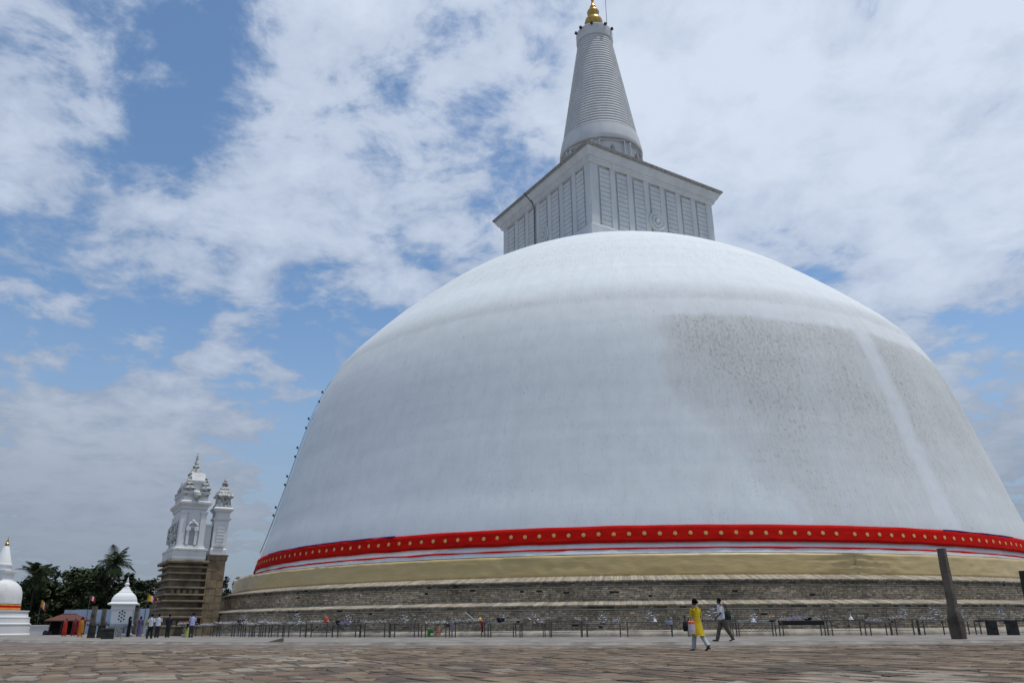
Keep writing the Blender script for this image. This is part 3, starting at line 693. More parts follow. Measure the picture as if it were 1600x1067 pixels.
    for zz in (8.3, 8.6, 8.9, 9.2, 9.5): MB().box(2.25, 2.85, -3.475, -3.44, zz, zz+.06).build('panel_slat', WHITE, t)
    MB().box(2.1, 3.0, -3.56, -3.36, 7.85, 7.98).build('panel_sill', WHITE_AGED, t)
    MB().square([(-.08, 10.2), (.06, 10.3), (.08, 10.45), (-.06, 10.5), (-.06, 10.95), (.10, 11.1), (.2, 11.25), (.2, 11.35), (0, 11.5)], .72, .75, 2.55, -2.72).build('turret_cornice', WHITE_AGED, t)
    MB().square([(-.08, 11.45), (.02, 11.6), (-.12, 11.85), (-.16, 12.35), (.04, 12.42), (.10, 12.55), (-.02, 12.7), (-.14, 13.0), (-.3, 13.12)], .72, .75, 2.55, -2.72).build('turret_roof', WHITE_MOSS, t)
    f = MB(); f.lathe([(.4, 13.1), (.46, 13.25), (.3, 13.45), (.2, 13.5), (.30, 13.68), (.32, 13.8), (.12, 14.0), (.16, 14.1), (.01, 14.4)], 12, 2.55, -2.72); f.build('finial', WHITE_MOSS, t)
tower()

# ================================================================== small white stupa at the far left
def small_stupa():
    t = thing('small_stupa', 'small white stupa with cloth bands and gilded tip at the far left', 'stupa', (-57.1, 88.0, 0))
    q = 4.0
    MB().lathe([(q, PZ-.02), (q, .2), (q-.10, .28), (q-.14, 1.15)], 64).build('lower_tier', WHITE, t, smooth=True)
    MB().lathe([(q-.1, 1.15), (q-.1, 1.28), (q-.28, 1.33), (q-.32, 1.85)], 64).build('middle_tier', WHITE, t, smooth=True)
    MB().lathe([(q-.3, 1.85), (q-.3, 1.95), (q-.52, 2.0), (q-.58, 2.5), (q-.48, 2.55), (q-.48, 2.64), (2.5, 2.66)], 64).build('upper_tier', WHITE, t, smooth=True)
    MB().lathe([(2.56, 2.6), (2.53, 3.4), (2.52, 4.0), (2.44, 4.6), (2.24, 5.1), (1.96, 5.42), (1.6, 5.68), (1.1, 5.84), (.01, 5.95)], 64).build('dome', WHITE_AGED, t, smooth=True)
    MB().square([(.0, 5.7), (0, 6.5), (.10, 6.58), (.2, 6.7), (.2, 6.85)], .95, .95).build('square_chamber', WHITE, t)
    MB().lathe([(.9, 6.85), (.9, 7.3), (.98, 7.35), (.98, 7.5), (.86, 7.55), (.28, 9.4), (.2, 9.5)], 32).build('spire', WHITE, t, smooth=True)
    MB().lathe([(.15, 9.48), (.2, 9.6), (.22, 9.75), (.11, 9.9), (.13, 10.0), (.05, 10.2), (.01, 10.55)], 16).build('gilded_tip', GOLD, t, smooth=True)
    for (z0, z1, m, nm) in ((3.14, 3.28, mat('yellow_cloth', (.62, .42, .06), None, .8, 3), 'yellow_band'), (2.94, 3.14, RED_CLOTH, 'red_band'), (2.68, 2.94, mat('orange_cloth', (.70, .25, .05), (.6, .18, .04), .8, 2), 'orange_band')):
        MB().lathe([(2.58, z0), (2.61, (z0+z1)/2), (2.57, z1)], 64, cap=False).build(nm, m, t, smooth=True)
    MB().lathe([(2.59, 3.27), (2.59, 3.32)], 64, cap=False).build('dark_trim', BLACK, t)
small_stupa()

# ================================================================== white domed shrine with pierced wall
def shrine():
    t = thing('image_shrine', 'white square shrine with bell-shaped roof and pierced front', 'shrine', (-31.9, 65.6, 0), R(24))
    MB().square([(.2, PZ-.02), (.2, .3), (.05, .36), (.05, .85), (.14, .92), (.14, 1.05), (-.02, 1.1)], .8, .8).build('pedestal', mat('grey_shrine_base', (.40, .42, .45), (.28, .3, .33), .8, 3), t)
    MB().square([(-.04, 1.05), (-.04, 2.15), (.06, 2.18), (.06, 2.5), (.12, 2.55)], .8, .8).build('shrine_wall', WHITE, t)
    sec = []
    for o, z in ((.36, 2.56), (.36, 2.64), (.14, 2.74), (.12, 2.95), (.02, 3.2), (-.12, 3.36), (-.3, 3.5), (-.32, 3.58), (-.4, 3.62), (-.5, 3.78), (-.54, 3.85)): sec.append((o, z))
    MB().square(sec, .8, .8).build('roof', WHITE, t)
    MB().lathe([(.22, 3.83), (.26, 3.9), (.1, 4.0), (.18, 4.12), (.2, 4.18), (.08, 4.28), (.1, 4.36), (.01, 4.75)], 14).build('finial', WHITE, t, smooth=True)
    for k, (x, z) in enumerate(((.0, 2.06), (-.18, 1.95), (.18, 1.95), (0, 1.83), (-.18, 1.7), (.18, 1.7), (0, 1.57), (-.18, 1.44), (.18, 1.44), (0, 1.3))):
        b = MB(); b.box(x-.055, x+.055, -.78, -.70, z-.055, z+.055, Matrix.Identity(4)); b.build('hole', BLACK, t)
        MB().box(x-.055, x+.055, -.765, -.755, z-.055, z+.055).build('hole', BLACK, t)
    MB().box(-.35, .35, -.87, -.84, .42, .78).build('base_panel', STONE, t)
shrine()

# ================================================================== old stone posts standing round the shrines
def post(loc, h, w, label, lean=(0, 0), m=STONE, rotz=0, name='stone_post'):
    b = MB(); k = 6
    vs = []
    for i in range(k+1):
        f = i/k; z = -.05+(h+.05)*f; s = w*(1-.12*f)*(1+.05*noise.noise(Vector((loc[0], f*4, 0))))
        for (sx, sy) in ((-1, -1), (1, -1), (1, 1), (-1, 1)): vs.append((sx*s/2+lean[0]*f+rnd.uniform(-.012, .012), sy*s/2+lean[1]*f+rnd.uniform(-.012, .012), z))
    fs = [(i*4+j, i*4+(j+1) % 4, i*4+4+(j+1) % 4, i*4+4+j) for i in range(k) for j in range(4)]+[(3, 2, 1, 0), (k*4, k*4+1, k*4+2, k*4+3)]
    b.add(vs, fs); o = b.build(name, m, loc=(loc[0], loc[1], PZ)); o.rotation_euler = (0, 0, rotz)
    return tag(o, label, 'post', 'old stone posts')
post((-43.4, 83.2), 2.8, .42, 'grey stone post behind the dark altar, left of the domed shrine', (.0, 0))
post((-42.2, 82.9), 2.55, .36, 'grey stone post close against the left side of the domed shrine')
post((-38.6, 80.6), 2.35, .36, 'grey stone post close against the right side of the domed shrine')
post((-41.2, 88.0), 2.8, .42, 'slim grey stone post behind the women in black and purple')
post((-39.0, 86.8), 3.05, .5, 'rounded grey stone post nearest the tower base')

# ================================================================== dark stone altars
def altar(loc, w, d, h, label, legs, m=STONE_DARK, rotz=0, top=.09):
    t = thing('stone_altar', label, 'altar', (loc[0], loc[1], 0), rotz, 'stone altars')
    MB().box(-w/2, w/2, -d/2, d/2, h-top, h, taper=.015).build('slab', m, t)
    for x0, x1 in legs:
        MB().box(x0, x1, -d*.38, d*.38, PZ-.02, h-top, taper=.02).build('support', m, t)
    return t
altar((-31.1, 60.5), 1.55, .8, 1.05, 'broad dark stone altar with plants in front of the domed shrine', [(-.62, -.08), (.0, .55)], rotz=R(27))
altar((-27.3, 54.6), .95, .6, .78, 'low dark stone altar nearest the camera before the shrine', [(-.40, .38)], STONE_DARK, R(27))
t = thing('notice_board', 'small pale notice panel on legs beside the low altar', 'sign', (-25.9, 53.1, PZ), R(20))
MB().box(-.2, .2, -.02, .02, .12, .8).build('panel', mat('speckled_grey_panel', (.34, .33, .31), (.1, .1, .1), .8, 14, lo=.4, hi=.6), t)
for x in (-.21, .21): MB().box(x-.02, x+.02, -.03, .03, 0, .84).build('leg', BRIGHT, t)
altar((28.6, 47.6), 2.6, .6, .92, 'black stone altar with two block supports at the right edge', [(-.78, -.16), (.22, .86)], STONE_DARK, R(-31), .07)
# plants and bits on the broad altar
b = MB()
for k in range(60):
    x, y = rnd.uniform(-.7, .7), rnd.uniform(-.3, .3); a = rnd.uniform(0, 6.28); h = rnd.uniform(.08, .3)
    b.add([(x, y, 0), (x+.05*math.cos(a), y+.05*math.sin(a), 0), (x+.12*math.cos(a+.5), y+.12*math.sin(a+.5), h)], [(0, 1, 2)])
o = b.build('altar_plants', mat('dull_green_leaf', (.05, .07, .03), None, .8, 8), loc=(-31.1, 60.5, 1.05)); tag(o, 'straggly green offerings lying on the broad dark altar', 'plants')

# ================================================================== hut with a red-brown hipped roof
def hut():
    t = thing('tile_roofed_hut', 'low open hut with a red-brown hipped roof behind the monks', 'hut', (-50.2, 91.0, PZ), R(28))
    w, d = 2.35, 1.7
    b = MB(); vs = [(-w, -d, 1.52), (w, -d, 1.52), (w, d, 1.52), (-w, d, 1.52), (-.7, 0, 2.2), (.7, 0, 2.2)]
    b.add(vs+[(x, y, z-.09) for x, y, z in vs[:4]], [(0, 1, 5, 4), (1, 2, 5), (2, 3, 4, 5), (3, 0, 4), (6, 7, 1, 0), (7, 8, 2, 1), (8, 9, 3, 2), (9, 6, 0, 3), (9, 8, 7, 6)])
    b.build('roof', ROOF, t)
    MB().tube([(-.7, 0, 2.2), (.7, 0, 2.2)], .07, 6).build('ridge', ROOF, t)
    for x in (-1.7, -.6, .6, 1.7):
        for y in (-1.2, 1.2): MB().box(x-.06, x+.06, y-.06, y+.06, -.02, 1.5).build('post', STONE_DARK, t)
    dk = mat('hut_interior_shade', (.02, .018, .016), None, .9, 5)  # shade inside the hut, put into the near-black colour of wall and counter
    MB().box(-1.7, 1.7, 1.1, 1.2, 0, 1.5).build('back_wall', dk, t)
    MB().box(-1.4, 1.4, -.3, .6, 0, .7).build('counter', dk, t)
hut()

# ================================================================== pale blue sheet-metal fence and low white wall
f = thing('sheet_fence', 'pale blue corrugated sheet fence behind the domed shrine', 'fence', (0, 0, 0))
P0, P1 = Vector((-59.5, 106.5)), Vector((-39.5, 96.5)); nF = 10
for k in range(nF):
    a_, b_ = P0.lerp(P1, k/nF), P0.lerp(P1, (k+1)/nF); d = (b_-a_); L = d.length; d /= L; nrm = Vector((d.y, -d.x))
    b = MB(); vs = []; m_ = 24
    for i in range(m_+1):
        s = i/m_; o = .03*math.cos(i*math.pi*1.0); p = a_+d*(.012+(L-.024)*s)+nrm*o
        vs += [(p.x, p.y, PZ-.02), (p.x, p.y, 3.05+.03*math.sin(k*1.7))]
    b.add(vs, [(2*i, 2*i+2, 2*i+3, 2*i+1) for i in range(m_)]); o = b.build('fence_panel', FENCE, f)
    md = o.modifiers.new('t', 'SOLIDIFY'); md.thickness = .004
for k in range(nF+1):
    p = P0.lerp(P1, k/nF)+Vector((.1, .2)); MB().box(p.x-.05, p.x+.05, p.y-.05, p.y+.05, 0, 3.0).build('fence_post', STEEL, f)
w = thing('low_wall', 'low white boundary wall between the small stupa and the hut', 'wall', (-56.3, 97, PZ), R(30))
MB().box(-4.6, 3.0, -.15, .15, -.05, .95).build('wall', WHITE_AGED, w); MB().box(-4.65, 3.05, -.22, .22, .95, 1.08).build('coping', WHITE, w)
t = thing('bundle_heap', 'heap of dark blue bundles on the ground left of the hut', 'bundles', (-51.9, 91.0, PZ))
for k in range(9):
    x = rnd.uniform(-1.0, 1.0); y = rnd.uniform(-.25, .25); hh = rnd.uniform(.2, .5)
    MB().rings([(x, y, 0, .2, .16), (x, y, hh*.5, .23, .18), (x, y, hh, .12, .09)], 9).build('bundle', mat('blue_bundles', (.10, .11, .18), (.03, .03, .05), .8, 5), t, smooth=True)

# ================================================================== flags
def flag(loc, h, fx, fh, label, cols, sag=.5, tilt=0.0):
    t = thing('flag', label, 'flag', (loc[0], loc[1], PZ), R(25), 'prayer flags')
    MB().tube([(0, 0, -.05), (0, 0, h)], .035, 6).build('pole', STEEL, t)
    n = len(cols); fx *= .72; fh *= .8; sag *= .8
    for k, c in enumerate(cols):
        b = MB(); vs = []; fs = []
        for i in range(5):
            for j in range(5):
                u = (k+i/4)/n; v = j/4
                vs.append((.03+u*fx, .10*math.sin(u*6+v*2), h-.08-v*fh-u*u*sag))
        fs = [(i*5+j, i*5+j+1, i*5+5+j+1, i*5+5+j) for i in range(4) for j in range(4)]
        b.add(vs, fs); b.build('stripe', c, t, smooth=True)
FY = mat('flag_yellow', (.75, .42, .03), None, .8, 4); FR = mat('flag_red', (.55, .02, .02), None, .8, 4); FW = mat('flag_white', (.78, .76, .74), None, .8, 4); FO = mat('flag_orange', (.75, .20, .03), None, .8, 4)
flag((-59.6, 101.0), 4.1, .75, 1.0, 'orange and white prayer flag hanging left of the hut', [FY, FO, FW, FR], .8)
flag((-47.8, 90.2), 4.2, .75, .62, 'red and white prayer flag on a pole behind the hut roof', [FR, FW, FR], .4)
flag((-40.1, 87.5), 4.15, 1.35, .8, 'yellow and red prayer flag near the tower base', [FY, FY, FW, FR, FR], .6)

# ================================================================== right-hand stone pillars
def pillar(loc, h, w, label, prof, m, rotz):
    b = MB(); vs = []; n = 8
    for (s, z, ox, cham) in prof:
        hw = s/2; c = hw*cham
        for (x, y) in ((-hw+c, -hw), (hw-c, -hw), (hw, -hw+c), (hw, hw-c), (hw-c, hw), (-hw+c, hw), (-hw, hw-c), (-hw, -hw+c)): vs.append((x+ox+rnd.uniform(-.01, .01), y+rnd.uniform(-.01, .01), z))
    fs = [(i*n+j, i*n+(j+1) % n, (i+1)*n+(j+1) % n, (i+1)*n+j) for i in range(len(prof)-1) for j in range(n)]+[tuple(reversed(range(n))), tuple((len(prof)-1)*n+j for j in range(n))]
    b.add(vs, fs); o = b.build('stone_pillar', m, loc=(loc[0], loc[1], PZ)); o.rotation_euler = (0, 0, rotz); return tag(o, label, 'pillar')
RUSTY = mat('rust_stained_granite', (.15, .12, .095), (.05, .042, .034), .9, 1.5, 9, .7, 12, lo=.3, hi=.65)
pillar((20.0, 36.6), 3.95, .5, 'tall weathered stone pillar with swollen foot at the right', [(.48, -.05, 0, .08), (.52, .35, 0, .08), (.53, .75, -.01, .1), (.43, 1.15, -.015, .16), (.345, 1.32, -.02, .12), (.335, 2.2, -.02, .14), (.32, 3.1, -.03, .14), (.31, 3.93, -.03, .14)], RUSTY, R(38))
pillar((21.62, 33.3), 2.75, .6, 'black stone pillar cut off by the right edge of the picture', [(.7, -.05, 0, .06), (.72, .8, 0, .06), (.55, 1.2, 0, .1), (.5, 2.72, 0, .1)], STONE_DARK, R(30))
# scrap lying on the pavement
b = MB(); b.add([(-.35, -.12, 0), (.38, -.15, 0), (.36, .16, 0), (-.3, .1, 0), (.36, -.1, .17), (.38, .08, .2), (-.05, 0, .1)], [(3, 2, 1, 0), (0, 1, 4, 6), (1, 2, 5, 4), (2, 3, 6, 5), (3, 0, 6), (4, 5, 6)])
o = b.build('broken_stone', RUSTY, loc=(-11.6, 39.6, PZ)); tag(o, 'small wedge of broken brown stone lying on the pavement edge', 'stone')

# ================================================================== trees beyond the fence
LEAF = mat('dark_foliage', (.055, .082, .026), (.02, .03, .011), .7, .6, 5)
LEAF2 = mat('mid_foliage', (.055, .078, .024), (.024, .034, .012), .7, .6, 5)
LEAF3 = mat('olive_foliage', (.036, .048, .02), (.014, .02, .009), .7, .6, 5)
BARK = mat('dark_bark', (.045, .038, .03), (.02, .017, .014), .9, 3, 6, .6)
def tree(loc, h, rx, rz, label, m, nclump=40, nleaf=90, leaf=.34, base=.35, flat=1.0, clump=.2, name='broadleaf_tree', seed=0):
    rg = random.Random(seed+int(loc[0]*10)); t = thing(name, label, 'tree', (loc[0], loc[1], 0), group='trees behind the fence')
    top = h-rz; b = MB(); tr = .028*h
    b.tube([(0, 0, -.1), (.1, 0, h*.15), (-.1, .1, h*base)], [tr*1.3, tr, tr*.8], 9)
    cl = []
    for k in range(nclump):
        while True:
            p = Vector((rg.uniform(-1, 1), rg.uniform(-1, 1), rg.uniform(-1, 1)))
            if .25 < p.length < 1: break
        if rg.random() < .65: p = p.normalized()*rg.uniform(.72, 1.0)
        if p.z < -.55: p.z *= .5
        cl.append(Vector((p.x*rx*(1+.2*rg.uniform(-1, 1)), p.y*rx*.9, (h-rz)+p.z*rz*flat)))
    for p in cl[::3]:
        s = Vector((-.1, .1, h*base*rg.uniform(.75, 1.0))); mid = s.lerp(p, .5)+Vector((0, 0, .12*h*rg.uniform(0, .6)))
        b.tube([s, mid, p], [tr*.45, tr*.26, tr*.08], 5)
    b.build('trunk', BARK, t, smooth=True)
    L = MB(); cr = clump*rx
    for p in cl:
        r_ = cr*rg.uniform(.7, 1.35)
        for _ in range(nleaf):
            d = Vector((rg.gauss(0, 1), rg.gauss(0, 1), rg.gauss(0, .75))).normalized()*r_*rg.uniform(.35, 1.05); c = p+d
            u = Vector((rg.uniform(-1, 1), rg.uniform(-1, 1), rg.uniform(-.5, .5))).normalized(); v = u.cross(Vector((rg.uniform(-1, 1), rg.uniform(-1, 1), rg.uniform(-1, 1)))).normalized()
            s = leaf*rg.uniform(.6, 1.3)
            L.add([c-u*s, c+v*s*.5, c+u*s, c-v*s*.5], [(0, 1, 2, 3)])
    L.build('crown', m, t)
tree((-74, 112), 6.6, 4.6, 2.9, 'dark bushy tree showing at the foot of the small stupa\'s spire', LEAF3, 46, 90, seed=1)
tree((-71.5, 124), 9.4, 5.2, 4.6, 'dark round tree behind the first palm', LEAF3, 60, 90, seed=2)
tree((-62.5, 117), 9.6, 4.9, 4.4, 'full dark green tree standing left of the second palm', LEAF, 70, 110, seed=3)
tree((-59.0, 112), 8.0, 3.4, 3.6, 'lighter green leafy tree right behind the hut flag', LEAF2, 60, 100, seed=4)
tree((-66.5, 112), 7.2, 3.8, 3.4, 'low dark tree between the first palm and the hut', LEAF, 60, 100, seed=5)
tree((-58.5, 121), 8.4, 4.0, 3.9, 'dark tree just behind the second palm', LEAF3, 60, 100, seed=6)
tree((-51.5, 116), 8.2, 3.6, 2.9, 'open lacy tree showing sky through it beside the tower', LEAF3, 34, 40, .24, .4, .8, .15, seed=7)
tree((-46.5, 121), 8.2, 3.2, 2.7, 'open lacy tree half hidden behind the gate tower', LEAF3, 34, 40, .24, .4, .8, .16, seed=8)
tree((-43.0, 121), 8.6, 3.0, 3.0, 'lacy tree between the gate tower and the terrace', LEAF3, 40, 44, .24, .35, .9, .16, seed=9)
tree((-54.0, 112), 6.0, 3.4, 2.9, 'low dense dark tree behind the domed shrine', LEAF, 56, 100, seed=10)
tree((-47.5, 110), 3.9, 3.0, 1.8, 'low dark tree behind the fence near the third flag', LEAF3, 46, 70, seed=14)
tree((-66.2, 108.5), 3.4, 3.3, 1.7, 'low light green shrub behind the white boundary wall', LEAF2, 50, 80, .26, .3, seed=11, name='shrub')
tree((-76.0, 116), 10.5, 1.6, 2.2, 'slender dark tree peeping out behind the small stupa\'s spire', LEAF3, 16, 70, .3, .6, seed=12)

def frond_mesh(seed):
    rg = random.Random(seed); b = MB(); L = 3.0; n = 16
    droop = rg.uniform(.8, 1.5); pts = []
    for i in range(n+1):
        s = i/n; pts.append(Vector((L*s*(1-.12*s*s), .1*math.sin(s*3)*rg.uniform(.5, 1), .9*s-droop*1.6*s*s)))
    b.tube(pts, [.05*(1-.8*i/n) for i in range(n+1)], 4)
    for i in range(2, n+1):
        p = pts[i]; s = i/n; ll = .95*math.sin(math.pi*min(1, s*.85+.12))+.12
        for sg in (-1, 1):
            tip = p+Vector((.35*ll, sg*ll*.8, -.55*ll*rg.uniform(.7, 1.2))); e = Vector((.055, 0, 0))
            b.add([p-e, p+e, (p+tip)/2+e*.9+Vector((0, 0, .05)), tip, (p+tip)/2-e*.9+Vector((0, 0, .05))], [(0, 1, 2, 3, 4)])
    return b.mesh('frond', LEAF)
FM = [frond_mesh(k) for k in range(4)]
def palm(loc, h, label, s=1.0):
    t = thing('palm_tree', label, 'palm', (loc[0], loc[1], 0), group='coconut palms')
    MB().tube([(0, 0, -.1), (.15, 0, h*.35), (.1, .1, h*.7), (.25, 0, h)], [.22, .16, .14, .13], 9).build('trunk', BARK, t, smooth=True)
    for k in range(34):
        o = link('frond', FM[k % 4], t, (.25, 0, h)); el = R(rnd.choice([70, 55, 40, 25, 10, -8, -25, -42])+rnd.uniform(-9, 9)); sc = s*rnd.uniform(.8, 1.1)
        o.rotation_euler = (rnd.uniform(-.25, .25), -el, rnd.uniform(0, 2*math.pi)); o.scale = (sc, sc, sc)
    MB().ball((.25, 0, h-.1), .3, 8, 6).build('crown_shaft', BARK, t)
palm((-65.2, 108), 7.3, 'feathery coconut palm left of the broad trees', .98)
palm((-56.4, 110.5), 9.1, 'coconut palm rising above the domed shrine', .98)

# ================================================================== offering tables along the terrace
TAB = [(-153.5, -146.0), (-138.5, -135.2), (-134.9, -131.5), (-131.3, -129.9), (-129.7, -128.5), (-128.4, -127.2), (-127.0, -125.3), (-124.9, -122.8), (-122.4, -120.1), (-119.7, -117.4), (-117.2, -114.9), (-114.6, -112.5), (-112.1, -110.1), (-109.8, -107.5), (-107.2, -105.3), (-105.0, -103.3), (-103.0, -100.8), (-100.6, -98.3), (-98.0, -95.0), (-94.1, -91.2), (-91.0, -88.5), (-88.2, -85.3), (-85.0, -82.6), (-82.4, -80.8), (-80.6, -78.8), (-78.6, -76.5), (-76.1, -74.5), (-73.7, -70.1)]
TAB[0] = (-150.5, -147.6); TAB.insert(1, (-144.6, -141.6))
TR = 53.5
def table(i, a0, a1):
    am = R((a0+a1)/2); L = (R(a1)-R(a0))*TR*.97; L = min(L, 3.2)
    t = thing('offering_table', 'steel offering table, %s from the left in the row along the terrace' % ORD[i], 'table', (CX+TR*math.cos(am), CY+TR*math.sin(am), PZ), am+math.pi/2, 'offering tables along the terrace')
    h = .86+.07*math.sin(i*2.3); d = .62
    MB().box(-L/2, L/2, -d/2, d/2, h-.035, h).build('table_top', STEEL if i % 3 else BRIGHT, t)
    for x in (-L/2+.04, L/2-.04):
        for y in (-d/2+.04, d/2-.04):
            MB().box(x-.028, x+.028, y-.028, y+.028, 0, h-.036).build('leg', STEEL, t)
            if i % 4 != 1:
                b = MB(); b.tube([(x, y, h), (x, y, h+.17)], .018, 5); b.ball((x, y, h+.2), .045, 8, 6); b.build('finial', BRIGHT, t, smooth=True)
    if i % 2: MB().box(-L/2+.07, L/2-.07, d/2-.05, d/2-.03, .28, .31).build('rail', STEEL, t)
    else:
        for y in (-d/2+.04, d/2-.04): MB().box(-L/2+.07, L/2-.07, y-.012, y+.012, h-.12, h-.09).build('rail', STEEL, t)
    if i == 23:      # wheel of eight spokes under the top
        b = MB()
        for k in range(8):
            a = k*math.pi/4; b.tube([(0, -d/2, h-.34), (.3*math.cos(a), -d/2, h-.34+.3*math.sin(a))], .014, 5)
        b.build('wheel', BLACK, t)
    if i == 21:
        b = MB()
        for k in range(9):
            x = -L/2+.2+(L-.4)*k/8; b.tube([(x+.09*math.cos(q*math.pi/4), -d/2+.02, .36+.09*math.sin(q*math.pi/4)) for q in range(9)], .012, 4)
        b.build('scroll_rail', STEEL, t)
    if i == 22: MB().box(-L/2+.05, L/2-.05, -d/2-.01, -d/2+.008, h-.26, h-.04).build('pierced_apron', BLACK, t)
    return t, L, h, d, am
def flower_heap(t, L, h, d, am, i, m, nm, x0, x1, n, label, zs=.16):
    b = MB(); rg = random.Random(i*7+n)
    for k in range(n):
        x, y = rg.uniform(x0, x1), rg.uniform(-d/2+.05, d/2-.05); z = rg.uniform(.02, zs)
        s = rg.uniform(.025, .06)
        a = rg.uniform(0, 1.5)
        b.add([(x-s, y, z), (x+s*math.cos(a), y+s*math.sin(a), z), (x, y-s, z+s*.3), (x, y, z+s*1.2), (x, y+s, z-.01)], [(0, 2, 3), (2, 1, 3), (1, 4, 3), (4, 0, 3)])
    o = b.build('flower_offering', m, loc=(t.location.x, t.location.y, PZ+h+.004)); o.rotation_euler = (0, 0, am+math.pi/2); tag(o, label, 'flowers', 'flower offerings')['kind'] = 'stuff'
def lamp_tree(t, am, x, h, label, s=.62, seed=0):
    rg = random.Random(seed); q = Matrix.Rotation(am+math.pi/2, 4, 'Z') @ Vector((x, 0, 0))
    o = thing('lamp_tree', label, 'oil lamp', (t.location.x+q.x, t.location.y+q.y, PZ+h), am, 'branched oil lamps on the tables')
    MB().lathe([(.13, 0), (.12, .03), (.03, .07), (.018, s*.9)], 10).build('stem', BRIGHT, o, smooth=True)
    for k in range(14):
        a = k*2.4; hh = s*(.25+.65*(k/14)); rr = s*(.62-.4*(k/14))*rg.uniform(.85, 1.1)
        b = MB(); e = Vector((rr*math.cos(a), rr*math.sin(a), hh+.16*s))
        b.tube([(0, 0, hh), (e.x*.5, e.y*.5, hh-.02), (e.x*.9, e.y*.9, hh+.06*s), e], .012, 4); b.lathe([(.005, e.z), (.04, e.z+.03), (.035, e.z+.045)], 7, e.x, e.y); b.build('branch', BRIGHT, o)
def world_at(t, am, x, y, z): q = Matrix.Rotation(am+math.pi/2, 4, 'Z') @ Vector((x, y, 0)); return (t.location.x+q.x, t.location.y+q.y, PZ+z)
info = [table(i, *TAB[i])+(i,) for i in range(len(TAB))]
lamps = {4, 8, 10, 12, 15, 16, 18, 19, 20, 21, 25, 26, 27, 28}
for (t, L, h, d, am, i) in info:
    if i <= 9 or i in (11, 13, 20, 22, 14):
        n = 130 if i <= 8 else 70
        flower_heap(t, L, h, d, am, i, FLW_W, 'w', -L*.46, L*.46, n, 'strewn white flowers on the offering table %s from the left' % ORD[i])
    elif i in (16, 17, 18): flower_heap(t, L, h, d, am, i, FLW_W, 'w', L*.28, L*.46, 30, 'small bunch of white flowers on the offering table %s from the left' % ORD[i], .2)
    elif i in (24, 25, 26): flower_heap(t, L, h, d, am, i, FLW_W, 'w', -L*.46, L*.1, 40, 'sparse white flowers on the offering table %s from the left' % ORD[i])
    if i in (4, 10, 22): flower_heap(t, L, h+.002, d, am, i+50, FLW_P, 'p', -L*.3, L*.1, 45, 'lilac flowers piled on the offering table %s from the left' % ORD[i], .2)
    if i in (0, 1): flower_heap(t, L, h+.002, d, am, i+50, FLW_R, 'r', L*.1, L*.4, 22, 'red flowers piled on the offering table %s from the left' % ORD[i], .26)
    if i in lamps: lamp_tree(t, am, L*.05*((i % 3)-1)+.1, h, 'branched silver oil lamp on the offering table %s from the left' % ORD[i], .6+.12*(i % 3), i)
def bowl(i, x, label, m=BLACK, r=.2, hh=.26):
    t, L, h, d, am, _ = info[i]; b = MB(); b.lathe([(r*.6, 0), (r*.65, .02), (r, hh*.7), (r*1.02, hh), (r*.9, hh), (r*.5, .06)], 12)
    o = b.build('offering_bowl', m, loc=world_at(t, am, x, .05, h), smooth=True); tag(o, label, 'bowl', 'offering bowls')
bowl(4, -.3, 'black offering bowl among white flowers near the gate tower', r=.3, hh=.34)
bowl(10, -.8, 'black bowl on the table left of the green bag'); bowl(15, -.1, 'black bowl on the table right of the hanging red cloth', r=.28, hh=.28); bowl(22, .45, 'dark pan at the right end of the apron table', r=.28, hh=.16); bowl(21, 1.0, 'dark pan beside the white model stupa', r=.25, hh=.1)
def model_stupa(i, x, label, s=1.0):
    t, L, h, d, am, _ = info[i]; b = MB(); b.lathe([(.17*s, 0), (.17*s, .04*s), (.12*s, .06*s), (.12*s, .1*s), (.08*s, .17*s), (.035*s, .2*s), (.03*s, .24*s), (.012*s, .36*s), (.005, .45*s)], 14)
    o = b.build('model_stupa', WHITE, loc=world_at(t, am, x, -.08, h), smooth=True); tag(o, label, 'model stupa', 'model stupas')
model_stupa(21, -.1, 'small white model stupa on the table right of the walking man'); model_stupa(23, .35, 'small white model stupa at the end of the table with the spoked wheel', .9); model_stupa(19, .35, 'small white model stupa left of the woman in yellow', .8)
def tray(i, x, w, label):
    t, L, h, d, am, _ = info[i]; b = MB(); b.box(x-w/2, x+w/2, -.16, .16, .06, .1); b.box(x-w/2+.05, x-w/2+.09, -.1, .1, 0, .06); b.box(x+w/2-.09, x+w/2-.05, -.1, .1, 0, .06)
    o = b.build('offering_tray', mat('cream_tray', (.66, .62, .48), None, .5, 4), loc=(t.location.x, t.location.y, PZ+h)); o.rotation_euler = (0, 0, am+math.pi/2); tag(o, label, 'tray', 'offering trays')
tray(21, -.72, .62, 'cream tray left of the white model stupa beside the walking man'); tray(21, .52, .6, 'cream tray right of the white model stupa beside the walking man')
def hanging(i, x, z0, z1, w, m, label, name='hanging_cloth', y=-.34):
    t, L, h, d, am, _ = info[i]; b = MB(); vs = []
    for k in range(7):
        f = k/6; zz = z0+(z1-z0)*f
        for j in range(5): u = j/4-.5; vs.append((x+u*w*(1-.35*f)+.1*f, y+.03*math.sin(j*2.2+f*3), zz))
    b.add(vs, [(k*5+j, k*5+j+1, k*5+6+j, k*5+5+j) for k in range(6) for j in range(4)])
    o = b.build(name, m, loc=(t.location.x, t.location.y, PZ), smooth=True); o.rotation_euler = (0, 0, am+math.pi/2); md = o.modifiers.new('t', 'SOLIDIFY'); md.thickness = .02; tag(o, label, 'cloth', 'cloths hung on the tables')
hanging(14, 1.02, .95, .30, .15, mat('dark_red_cloth', (.22, .012, .01), None, .85, 4), 'dark red cloth hanging off a table near the middle of the row')
